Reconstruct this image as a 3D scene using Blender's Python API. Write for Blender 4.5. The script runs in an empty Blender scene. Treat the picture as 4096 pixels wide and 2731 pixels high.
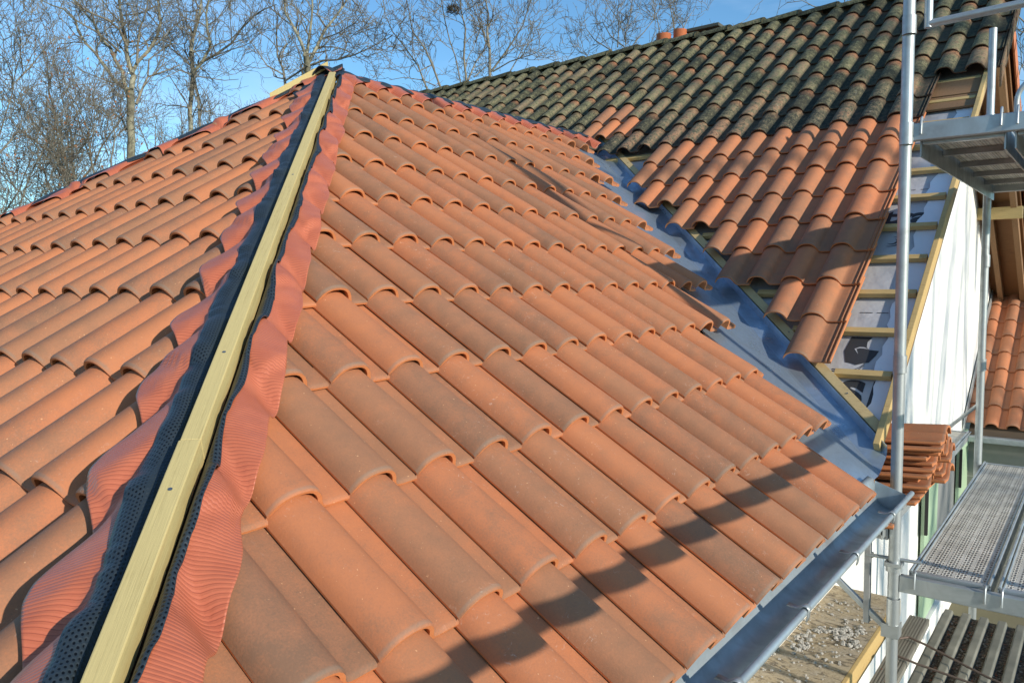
import bpy, bmesh, math, random, json
import numpy as np
from mathutils import Vector, Matrix
R=math.radians
scene=bpy.context.scene; COL=scene.collection
# ---------------------------------------------------------------- camera
CP=np.array([-1.75106,-2.23802,-0.13648]); YAW,PIT,ROLL=R(37.43329),R(-4.52258),R(-0.65713)
_f=np.array([math.cos(YAW)*math.cos(PIT),math.sin(YAW)*math.cos(PIT),math.sin(PIT)])
_r=np.array([math.sin(YAW),-math.cos(YAW),0]); _u=np.cross(_r,_f)
_r2=math.cos(ROLL)*_r+math.sin(ROLL)*_u; _u2=-math.sin(ROLL)*_r+math.cos(ROLL)*_u
cd=bpy.data.cameras.new('camera'); cam=bpy.data.objects.new('camera',cd); COL.objects.link(cam)
M=Matrix(((_r2[0],_u2[0],-_f[0],CP[0]),(_r2[1],_u2[1],-_f[1],CP[1]),(_r2[2],_u2[2],-_f[2],CP[2]),(0,0,0,1)))
cam.matrix_world=M; cd.sensor_width=36; cd.lens=3140.08/4096*36; cd.clip_start=.05; cd.clip_end=2000
scene.camera=cam
# ---------------------------------------------------------------- light
SUN=np.array([-.5,-2.85,1.02]); SUN/=np.linalg.norm(SUN)
scene.view_settings.view_transform='Standard'; scene.view_settings.look='None'
scene.view_settings.exposure=0.35; scene.view_settings.gamma=1; scene.view_settings.use_curve_mapping=False
w=bpy.data.worlds.new('World'); scene.world=w; w.use_nodes=True
nt=w.node_tree; N=nt.nodes; L=nt.links; bg=N['Background']
sky=N.new('ShaderNodeTexSky'); sky.sky_type='NISHITA'; sky.sun_disc=False
sky.sun_elevation=math.asin(SUN[2]); sky.sun_rotation=math.atan2(SUN[0],SUN[1]); sky.air_density=1.0; sky.dust_density=.3; sky.ozone_density=2.0
tc=N.new('ShaderNodeTexCoord'); mp=N.new('ShaderNodeMapping'); mp.inputs['Scale'].default_value=(1.2,2.2,9)
mp.inputs['Rotation'].default_value=(R(8),R(5),0)
nz=N.new('ShaderNodeTexNoise'); nz.inputs['Scale'].default_value=1.6; nz.inputs['Detail'].default_value=7; nz.inputs['Distortion'].default_value=.6
cr=N.new('ShaderNodeValToRGB'); cr.color_ramp.elements[0].position=.46; cr.color_ramp.elements[0].color=(0,0,0,1); cr.color_ramp.elements[1].position=.85; cr.color_ramp.elements[1].color=(.38,.38,.38,1)
mx=N.new('ShaderNodeMixRGB'); mx.inputs[2].default_value=(5.6,6.9,8.6,1)
tint=N.new('ShaderNodeMixRGB'); tint.blend_type='MULTIPLY'; tint.inputs[0].default_value=1; tint.inputs[2].default_value=(.68,1.0,1.17,1)
L.new(tc.outputs['Generated'],mp.inputs[0]); L.new(mp.outputs[0],nz.inputs[0]); L.new(nz.outputs[0],cr.inputs[0])
L.new(sky.outputs[0],tint.inputs[1]); L.new(tint.outputs[0],mx.inputs[1]); L.new(cr.outputs[0],mx.inputs[0]); L.new(mx.outputs[0],bg.inputs[0])
bg.inputs[1].default_value=.125
sl=bpy.data.lights.new('sun','SUN'); so=bpy.data.objects.new('sun',sl); COL.objects.link(so)
sl.energy=4.0; sl.angle=R(.75); sl.color=(1,.90,.76)
so.rotation_euler=Vector(SUN).to_track_quat('Z','Y').to_euler(); so.location=(0,-6,12)
# ---------------------------------------------------------------- helpers
def tag(o,label=None,cat=None,group=None,kind=None):
    if label: o['label']=label
    if cat: o['category']=cat
    if group: o['group']=group
    if kind: o['kind']=kind
    return o
def empty(name,loc,label,cat,group=None):
    o=bpy.data.objects.new(name,None); COL.objects.link(o); o.location=loc; o.empty_display_size=.1
    return tag(o,label,cat,group)
class MB:
    def __init__(s): s.v=[]; s.f=[]; s.sm=[]
    def add(s,v,f,smooth=False):
        b=len(s.v); s.v+= [tuple(map(float,p)) for p in v]; s.f+=[tuple(i+b for i in q) for q in f]; s.sm+=[smooth]*len(f); return s
    def hexa(s,p):  # 8 pts bottom 4 top 4
        return s.add(p,[(3,2,1,0),(4,5,6,7),(0,1,5,4),(1,2,6,5),(2,3,7,6),(3,0,4,7)])
    def box(s,x0,x1,y0,y1,z0,z1): return s.hexa([(x0,y0,z0),(x1,y0,z0),(x1,y1,z0),(x0,y1,z0),(x0,y0,z1),(x1,y0,z1),(x1,y1,z1),(x0,y1,z1)])
    def obox(s,o,a,b,c):
        o,a,b,c=map(lambda q:np.array(q,float),(o,a,b,c))
        return s.hexa([o,o+a,o+a+b,o+b,o+c,o+a+c,o+a+b+c,o+b+c])
    def tube(s,pts,r,n=12,cap=True,r1=None):
        pts=[np.array(p,float) for p in pts]; m=len(pts); rr=[r+(((r1 if r1 is not None else r)-r)*i/(m-1)) for i in range(m)]
        t=pts[1]-pts[0]; t/=np.linalg.norm(t); a=np.array([0,0,1.]) if abs(t[2])<.9 else np.array([1.,0,0]); u=np.cross(t,a); u/=np.linalg.norm(u)
        V=[];F=[]
        for i in range(m):
            t=pts[min(i+1,m-1)]-pts[max(i-1,0)]; t/=np.linalg.norm(t); u=u-t*(u@t); u/=np.linalg.norm(u); v=np.cross(t,u)
            for k in range(n):
                an=2*math.pi*k/n; V.append(pts[i]+rr[i]*(math.cos(an)*u+math.sin(an)*v))
        for i in range(m-1):
            for k in range(n): F.append((i*n+k,i*n+(k+1)%n,(i+1)*n+(k+1)%n,(i+1)*n+k))
        s.add(V,F,True)
        if cap: s.add(V[:n],[tuple(range(n))[::-1]]); s.add(V[-n:],[tuple(range(n))])
        return s
    def hollow(s,a,b,r,t=.003,n=20):
        s.tube([a,b],r,n,False); s.tube([b,a],r-t,n,False)
        a,b=np.array(a,float),np.array(b,float); tt=b-a; tt/=np.linalg.norm(tt)
        for p,sg in ((a,1),(b,-1)):
            q=MB(); q.tube([p,p+tt*1e-4],r,n,False); o=q.v[:n]; q=MB(); q.tube([p,p+tt*1e-4],r-t,n,False); i_=q.v[:n]
            s.add(o+i_,[(k,(k+1)%n,n+(k+1)%n,n+k) for k in range(n)])
        return s
    def build(s,name,mat,parent=None,bevel=0):
        me=bpy.data.meshes.new(name); me.from_pydata(s.v,[],s.f); me.materials.append(mat)
        me.polygons.foreach_set('use_smooth',s.sm); me.update()
        o=bpy.data.objects.new(name,me); COL.objects.link(o)
        if parent is not None: o.parent=parent; o.matrix_parent_inverse=Matrix.Translation(-Vector(parent.matrix_world.translation if parent.type!='EMPTY' else parent.location)) if parent.type=='EMPTY' else Matrix.Identity(4)
        if bevel:
            m=o.modifiers.new('bevel','BEVEL'); m.width=bevel; m.segments=2; m.limit_method='ANGLE'
        return o
# ---------------------------------------------------------------- materials
def mat(name,base=(.5,.5,.5),rough=.6,metal=0,spec=.5):
    m=bpy.data.materials.new(name); m.use_nodes=True; b=m.node_tree.nodes['Principled BSDF']
    b.inputs['Base Color'].default_value=(*base,1); b.inputs['Roughness'].default_value=rough; b.inputs['Metallic'].default_value=metal
    b.inputs['Specular IOR Level'].default_value=spec
    return m
class NT:
    def __init__(s,m): s.m=m; s.t=m.node_tree; s.b=s.t.nodes['Principled BSDF']; s._o=None
    def n(s,ty,**k):
        o=s.t.nodes.new(ty)
        for a,b in k.items(): setattr(o,a,b)
        return o
    def l(s,a,b): s.t.links.new(a,b)
    def obj(s):
        if s._o is None: s._o=s.n('ShaderNodeTexCoord').outputs['Object']
        return s._o
    def noise(s,scale,detail=3,rough=.5,vec=None,stretch=None,dist=0):
        o=s.n('ShaderNodeTexNoise'); o.inputs['Scale'].default_value=scale; o.inputs['Detail'].default_value=detail; o.inputs['Roughness'].default_value=rough; o.inputs['Distortion'].default_value=dist
        v=vec or s.obj()
        if stretch:
            mp=s.n('ShaderNodeMapping'); mp.inputs['Scale'].default_value=stretch; s.l(v,mp.inputs[0]); v=mp.outputs[0]
        s.l(v,o.inputs['Vector']); return o.outputs[0]
    def ramp(s,f,stops):
        r=s.n('ShaderNodeValToRGB'); e=r.color_ramp.elements
        while len(e)<len(stops): e.new(.5)
        for i,(p,c) in enumerate(stops): e[i].position=p; e[i].color=(*c,1) if len(c)==3 else c
        s.l(f,r.inputs[0]); return r.outputs[0]
    def rampv(s,f,a,b,va=0,vb=1):
        r=s.n('ShaderNodeMapRange'); r.inputs[1].default_value=a; r.inputs[2].default_value=b; r.inputs[3].default_value=va; r.inputs[4].default_value=vb; s.l(f,r.inputs[0]); return r.outputs[0]
    def mix(s,f,a,b,mode='MIX'):
        o=s.n('ShaderNodeMixRGB',blend_type=mode)
        for i,x in enumerate((f,a,b)):
            if isinstance(x,(int,float)): o.inputs[i].default_value=x
            elif isinstance(x,tuple): o.inputs[i].default_value=(*x,1)
            else: s.l(x,o.inputs[i])
        return o.outputs[0]
    def math(s,op,a,b=0,c=None):
        o=s.n('ShaderNodeMath',operation=op)
        for i,x in enumerate((a,b) if c is None else (a,b,c)):
            if isinstance(x,(int,float)): o.inputs[i].default_value=x
            else: s.l(x,o.inputs[i])
        return o.outputs[0]
    def bump(s,h,strength=.3,dist=.01):
        o=s.n('ShaderNodeBump'); o.inputs['Strength'].default_value=strength; o.inputs['Distance'].default_value=dist; s.l(h,o.inputs['Height']); s.l(o.outputs[0],s.b.inputs['Normal']); return o
    def col(s,c): s.l(c,s.b.inputs['Base Color'])
def tile_mat(name,kind):
    m=mat(name,rough=.75,spec=.25); t=NT(m)
    a=t.n('ShaderNodeAttribute',attribute_name='tv'); sp=t.n('ShaderNodeSeparateColor'); t.l(a.outputs['Color'],sp.inputs[0])
    r1,r2,v=sp.outputs[0],sp.outputs[1],sp.outputs[2]; edge=a.outputs['Alpha']
    fine=t.noise(220 if kind=='new' else 75,3,.7); med=t.noise(22,4,.6); big=t.noise(5.5,3,.55,dist=.4)
    if kind=='new':
        x=t.math('ADD',t.math('MULTIPLY',r1,.60),t.math('MULTIPLY',big,.75)); x=t.math('ADD',x,t.math('MULTIPLY',med,.65)); x=t.math('ADD',x,t.math('MULTIPLY',fine,.85)); x=t.math('ADD',x,t.math('MULTIPLY',t.math('SUBTRACT',v,.55),.25))
        c=t.ramp(t.rampv(x,.90,1.92),[(0,(.49,.180,.078)),(.35,(.42,.162,.078)),(.62,(.305,.143,.080)),(1,(.195,.113,.072))])
        c=t.mix(t.rampv(r2,0,1,.0,.35),c,(.46,.20,.095))
        sc=t.rampv(t.noise(60,5,.75,stretch=(1,1,1),dist=1.2),.60,.70); c=t.mix(t.math('MULTIPLY',sc,t.rampv(t.noise(3,2),.5,.6,0,.4)),c,(.62,.50,.42))
        sp_=t.rampv(t.noise(130,1,.5),.76,.80); c=t.mix(t.math('MULTIPLY',sp_,.6),c,(.72,.42,.22))
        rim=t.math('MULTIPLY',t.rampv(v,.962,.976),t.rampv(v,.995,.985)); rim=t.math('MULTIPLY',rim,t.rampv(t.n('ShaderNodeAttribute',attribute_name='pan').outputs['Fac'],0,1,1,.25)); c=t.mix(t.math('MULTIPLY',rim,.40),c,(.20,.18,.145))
        c=t.mix(edge,c,t.mix(fine,(.50,.165,.06),(.62,.26,.11)))
        t.bump(t.math('ADD',fine,t.math('MULTIPLY',med,.6)),.25,.0025)
    else:
        x=t.math('ADD',t.math('MULTIPLY',r1,.45),t.math('MULTIPLY',med,.9)); x=t.math('ADD',x,t.math('MULTIPLY',fine,.9))
        geo=t.n('ShaderNodeSeparateXYZ'); t.l(t.obj(),geo.inputs[0])
        up=t.rampv(geo.outputs[2],.9,1.7)        # greener towards the ridge, darker lichen and bare clay below
        low=t.ramp(t.rampv(x,.93,1.33),[(0,(.028,.028,.024)),(.36,(.070,.066,.048)),(.58,(.145,.128,.088)),(.76,(.22,.130,.080)),(1,(.29,.155,.095))])
        high=t.ramp(t.rampv(x,.93,1.33),[(0,(.055,.054,.034)),(.35,(.125,.125,.070)),(.7,(.185,.178,.100)),(1,(.225,.170,.105))])
        c=t.mix(up,low,high)
        head=t.math('MULTIPLY',t.rampv(v,.40,.16),t.math('MULTIPLY',up,t.rampv(r2,.2,.7,.2,1))); c=t.mix(t.math('MULTIPLY',head,.9),c,(.36,.145,.075))
        bl=t.rampv(t.noise(34,5,.75),.51,.60); c=t.mix(t.math('MULTIPLY',bl,t.rampv(up,0,1,.85,.45)),c,(.022,.024,.022))
        wl=t.rampv(t.noise(26,4,.8),.645,.68); c=t.mix(t.math('MULTIPLY',wl,.5),c,(.33,.35,.31))
        # sun shade between the rolls painted dark into the pans, with some lichen
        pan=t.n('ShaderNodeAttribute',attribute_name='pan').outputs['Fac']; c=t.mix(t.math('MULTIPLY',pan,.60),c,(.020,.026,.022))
        c=t.mix(t.math('MULTIPLY',edge,.6),c,(.13,.055,.035))
        t.bump(t.math('ADD',fine,med),.5,.006); m.node_tree.nodes['Principled BSDF'].inputs['Roughness'].default_value=.9
    t.col(c); return m
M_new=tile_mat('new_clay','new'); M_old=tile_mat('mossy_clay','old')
def wood_mat(name,a,b,scale=1.0,axis=(1,14,14),pre=()):
    m=mat(name,rough=.65,spec=.3); t=NT(m)
    for r in pre:
        q=t.n('ShaderNodeMapping'); q.inputs['Rotation'].default_value=r; t.l(t.obj(),q.inputs[0]); t._o=q.outputs[0]
    n=t.noise(9*scale,6,.65,stretch=axis,dist=.6); n2=t.noise(60,3); n3=t.noise(2.5,3)
    x=t.math('ADD',t.math('MULTIPLY',n,.7),t.math('MULTIPLY',n2,.12)); x=t.math('ADD',x,t.math('MULTIPLY',n3,.3))
    t.col(t.ramp(x,[(.3,b),(.52,a),(.75,tuple(min(1,q*1.12) for q in a))])); t.bump(n,.35,.003); return m
M_hip=wood_mat('treated_pine',(.52,.42,.185),(.30,.22,.08),1.3,(.6,30,30),((0,0,R(-45)),(0,R(24.6),0)))
M_bat=wood_mat('batten_pine',(.50,.36,.155),(.30,.19,.075),1,(14,1,14))
M_board=wood_mat('valley_pine',(.50,.38,.19),(.32,.22,.10),1,(3,3,14))
M_soff=wood_mat('soffit_boards',(.17,.085,.035),(.07,.035,.016),1,(14,1,14))
M_dwood=wood_mat('old_rafter',(.24,.14,.07),(.12,.07,.035),1,(1,10,10))
def zinc_mat(name,base,rough,metal=.85,stain=None):
    m=mat(name,base,rough,metal); t=NT(m); n=t.noise(7,5,.6,dist=.8); n2=t.noise(40,3)
    c=t.mix(t.rampv(n,.35,.7),base,tuple(q*.62 for q in base)); c=t.mix(t.math('MULTIPLY',n2,.25),c,tuple(min(1,q*1.3) for q in base))
    if stain: c=t.mix(t.rampv(t.noise(5,4,.6),.5,.7,0,.6),c,stain)
    t.col(c); t.l(t.rampv(n,.3,.7,rough-.1,rough+.15),t.b.inputs['Roughness']); t.bump(n2,.08,.002); return m
M_zinc=zinc_mat('zinc_sheet',(.44,.56,.69),.34,.75)
M_gut=zinc_mat('zinc_gutter',(.42,.50,.54),.45,.5,(.28,.27,.26))
M_galv=zinc_mat('galvanised_steel',(.46,.50,.51),.42,.6)
M_gald=zinc_mat('dull_galvanised',(.40,.41,.41),.55,.5)
# perforated steel scaffold decks: rows of raised slots
def deck_mat():
    m=mat('perforated_deck',(.42,.42,.41),.55,.45); t=NT(m); uv=t.n('ShaderNodeUVMap').outputs[0]; s=t.n('ShaderNodeSeparateXYZ'); t.l(uv,s.inputs[0])
    # uv in metres : x along, y across
    fy=t.math('FRACT',t.math('DIVIDE',s.outputs[1],.0125)); row=t.math('FLOOR',t.math('DIVIDE',s.outputs[1],.0125))
    fx=t.math('FRACT',t.math('ADD',t.math('DIVIDE',s.outputs[0],.034),t.math('MULTIPLY',row,.5)))
    dx=t.math('MULTIPLY',t.math('SUBTRACT',fx,.5),3.0); dy=t.math('MULTIPLY',t.math('SUBTRACT',fy,.5),2.3)
    d=t.math('ADD',t.math('MULTIPLY',dx,dx),t.math('MULTIPLY',dy,dy))
    stripe=t.math('FRACT',t.math('DIVIDE',s.outputs[1],.0525)); on=t.math('MULTIPLY',t.math('GREATER_THAN',stripe,.22),1)
    edge=t.math('MULTIPLY',t.math('GREATER_THAN',s.outputs[1],.03),t.math('LESS_THAN',s.outputs[1],.29)); on=t.math('MULTIPLY',on,edge)
    hole=t.math('MULTIPLY',t.math('LESS_THAN',d,.55),on)
    n=t.noise(9,4); base=t.mix(t.rampv(n,.35,.65),(.66,.64,.57),(.46,.44,.38))
    t.col(t.mix(t.math('MULTIPLY',hole,.88),base,(.025,.024,.022)))
    h=t.math('MULTIPLY',t.rampv(d,.5,1.6,1,0),on); t.bump(h,.8,.006)
    t.l(t.math('MULTIPLY',t.math('SUBTRACT',1,hole),.2),t.b.inputs['Metallic']); return m
M_deck=deck_mat()
M_rend=mat('white_render',(.80,.80,.76),.9,0,.2); t=NT(M_rend); t.col(t.mix(t.rampv(t.noise(1.5,4),.3,.8,0,1),(.83,.83,.80),(.76,.76,.71))); t.bump(t.noise(180,3,.7),.3,.003)
M_block=mat('concrete_block',(.3,.3,.27),.95); t=NT(M_block)
bk=t.n('ShaderNodeTexBrick'); mp_=t.n('ShaderNodeMapping'); mp_.inputs['Rotation'].default_value=(R(90),0,R(90)); t.l(t.obj(),mp_.inputs[0]); t.l(mp_.outputs[0],bk.inputs['Vector'])
bk.inputs['Scale'].default_value=1; bk.inputs['Brick Width'].default_value=.5; bk.inputs['Row Height'].default_value=.2; bk.inputs['Mortar Size'].default_value=.008
bk.inputs['Color1'].default_value=(.30,.29,.26,1); bk.inputs['Color2'].default_value=(.24,.235,.21,1); bk.inputs['Mortar'].default_value=(.42,.40,.36,1)
t.col(t.mix(t.math('MULTIPLY',t.noise(12,5),.5),bk.outputs[0],(.16,.16,.14)))
def skirt_mat():
    m=mat('pleated_red_skirt',(.42,.10,.05),.36,0,.5); t=NT(m); uv=t.n('ShaderNodeUVMap').outputs[0]; s=t.n('ShaderNodeSeparateXYZ'); t.l(uv,s.inputs[0])
    f=t.math('FRACT',t.math('DIVIDE',s.outputs[0],.0072)); tri=t.math('ABSOLUTE',t.math('SUBTRACT',f,.5))
    line=t.rampv(tri,.10,.02); n=t.noise(14,4)
    c=t.mix(t.rampv(n,.3,.7),(.50,.150,.078),(.43,.118,.060)); c=t.mix(t.math('MULTIPLY',line,.62),c,(.17,.030,.016))
    t.col(c); t.bump(t.math('ADD',t.math('MULTIPLY',tri,1.3),t.math('MULTIPLY',t.noise(30,3),1.2)),.4,.003); return m
M_skirt=skirt_mat()
def band_mat():
    m=mat('black_vent_mesh',(.012,.016,.020),.42,0,.45); t=NT(m); uv=t.n('ShaderNodeUVMap').outputs[0]; s=t.n('ShaderNodeSeparateXYZ'); t.l(uv,s.inputs[0])
    row=t.math('FLOOR',t.math('DIVIDE',s.outputs[1],.0065)); fy=t.math('FRACT',t.math('DIVIDE',s.outputs[1],.0065))
    fx=t.math('FRACT',t.math('ADD',t.math('DIVIDE',s.outputs[0],.010),t.math('MULTIPLY',row,.5)))
    dx=t.math('SUBTRACT',fx,.5); dy=t.math('MULTIPLY',t.math('SUBTRACT',fy,.5),.8); d=t.math('ADD',t.math('MULTIPLY',dx,dx),t.math('MULTIPLY',dy,dy))
    on=t.math('MULTIPLY',t.math('GREATER_THAN',s.outputs[1],.0),t.math('LESS_THAN',s.outputs[1],.036)); hole=t.math('MULTIPLY',t.math('LESS_THAN',d,.055),on)
    c=t.mix(t.noise(25,3),(.016,.026,.036),(.030,.042,.052)); t.col(t.mix(hole,c,(.001,.001,.001))); t.bump(t.math('ADD',t.rampv(d,.05,.2),t.math('MULTIPLY',t.noise(18,3),1.5)),.3,.003); return m
M_band=band_mat()
M_under=mat('grey_underlay',(.30,.31,.33),.6); t=NT(M_under); t.col(t.mix(t.rampv(t.noise(4,4),.3,.7),(.50,.51,.53),(.40,.41,.43))); t.bump(t.noise(6,4),.5,.03)
M_lap=mat('white_underlay',(.80,.81,.84),.5); NT(M_lap).bump(NT(M_lap).noise(9,4),.5,.02)
M_ink=mat('dark_print',(.035,.037,.042),.6); M_pale=mat('pale_print',(.42,.43,.45),.6)
M_orange=mat('clay_cut',(.50,.17,.07),.8); t=NT(M_orange); t.col(t.mix(t.noise(60,4),(.44,.14,.06),(.56,.22,.10)))
M_pot=mat('clay_pot',(.46,.13,.045),.8)
M_slab=mat('mossy_slab',(.08,.085,.07),.9)
M_green=mat('green_paint',(.36,.50,.34),.5); M_black=mat('black_iron',(.01,.01,.01),.5); M_grey=mat('grey_shade',(.22,.23,.23),.6)
M_nail=mat('nail_head',(.30,.33,.35),.35,.9)
M_mort=mat('mortar',(.42,.41,.38),.95); NT(M_mort).bump(NT(M_mort).noise(120,4),.8,.01)
M_osb=mat('osb',(.40,.32,.20),.85); t=NT(M_osb)
v1=t.n('ShaderNodeTexVoronoi'); v1.inputs['Scale'].default_value=14; mm=t.n('ShaderNodeMapping'); mm.inputs['Scale'].default_value=(1,.35,1); mm.inputs['Rotation'].default_value=(0,0,.6); t.l(t.noise(3,2),mm.inputs[1]) if False else None
t.l(t.obj(),mm.inputs[0]); t.l(mm.outputs[0],v1.inputs['Vector'])
cc=t.mix(.65,t.ramp(v1.outputs['Color'],[(0,(.34,.27,.16)),(.5,(.42,.34,.22)),(1,(.47,.40,.28))]),t.ramp(t.noise(16,6,.75,dist=3),[(.36,(.10,.08,.055)),(.46,(.33,.27,.18)),(.56,(.42,.35,.24)),(.75,(.48,.44,.36))])); cc=t.mix(t.rampv(t.noise(6,5,.7),.45,.7,0,.6),cc,(.36,.34,.31)); cc=t.mix(t.math('MULTIPLY',t.rampv(t.noise(26,6,.7,stretch=(1,.35,1),dist=1.5),.53,.58),.75),cc,(.09,.07,.045)); t.col(cc); t.bump(t.noise(60,4),.4,.004)
M_rib=mat('grey_rib_sheet',(.26,.27,.23),.7); t=NT(M_rib); t.col(t.mix(t.rampv(t.noise(8,5),.3,.7),(.235,.235,.195),(.14,.143,.12)))
M_groove=mat('grooved_board',(.27,.26,.22),.75); t=NT(M_groove); t.col(t.mix(t.noise(15,4,stretch=(1,8,1)),(.15,.147,.125),(.25,.24,.205)))
M_rub=mat('rubble_bed',(.12,.10,.08),.95); t=NT(M_rub); vv=t.n('ShaderNodeTexVoronoi'); vv.inputs['Scale'].default_value=75; t.l(t.obj(),vv.inputs['Vector']); t.col(t.ramp(vv.outputs['Color'],[(0,(.03,.027,.022)),(.4,(.10,.08,.06)),(.7,(.19,.17,.14)),(1,(.30,.13,.08))])); t.bump(vv.outputs['Distance'],1,.01)
M_chipg=mat('grey_chip',(.33,.31,.28),.95); M_chipr=mat('clay_chip',(.38,.12,.06),.9)
M_cable=mat('rusty_cable',(.17,.13,.11),.6,.3); M_straw=mat('straw',(.62,.47,.20),.7)
M_ground=mat('ground',(.16,.13,.09),.95); t=NT(M_ground); t.col(t.mix(t.noise(.6,6),(.10,.11,.05),(.22,.18,.13)))
def bark(name,a,b):
    m=mat(name,rough=.9,spec=.2); t=NT(m); t.col(t.ramp(t.noise(3.2,6,.7),[(.32,a),(.52,b),(.66,tuple(q*1.5 for q in b))])); return m
M_bark=bark('lichen_bark',(.07,.058,.045),(.25,.245,.18)); M_twig=bark('twig_bark',(.085,.068,.055),(.20,.185,.145))
M_leaf=mat('dead_leaf',(.30,.12,.035),.8)
M_nest=mat('nest_twigs',(.09,.065,.045),.9)
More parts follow.
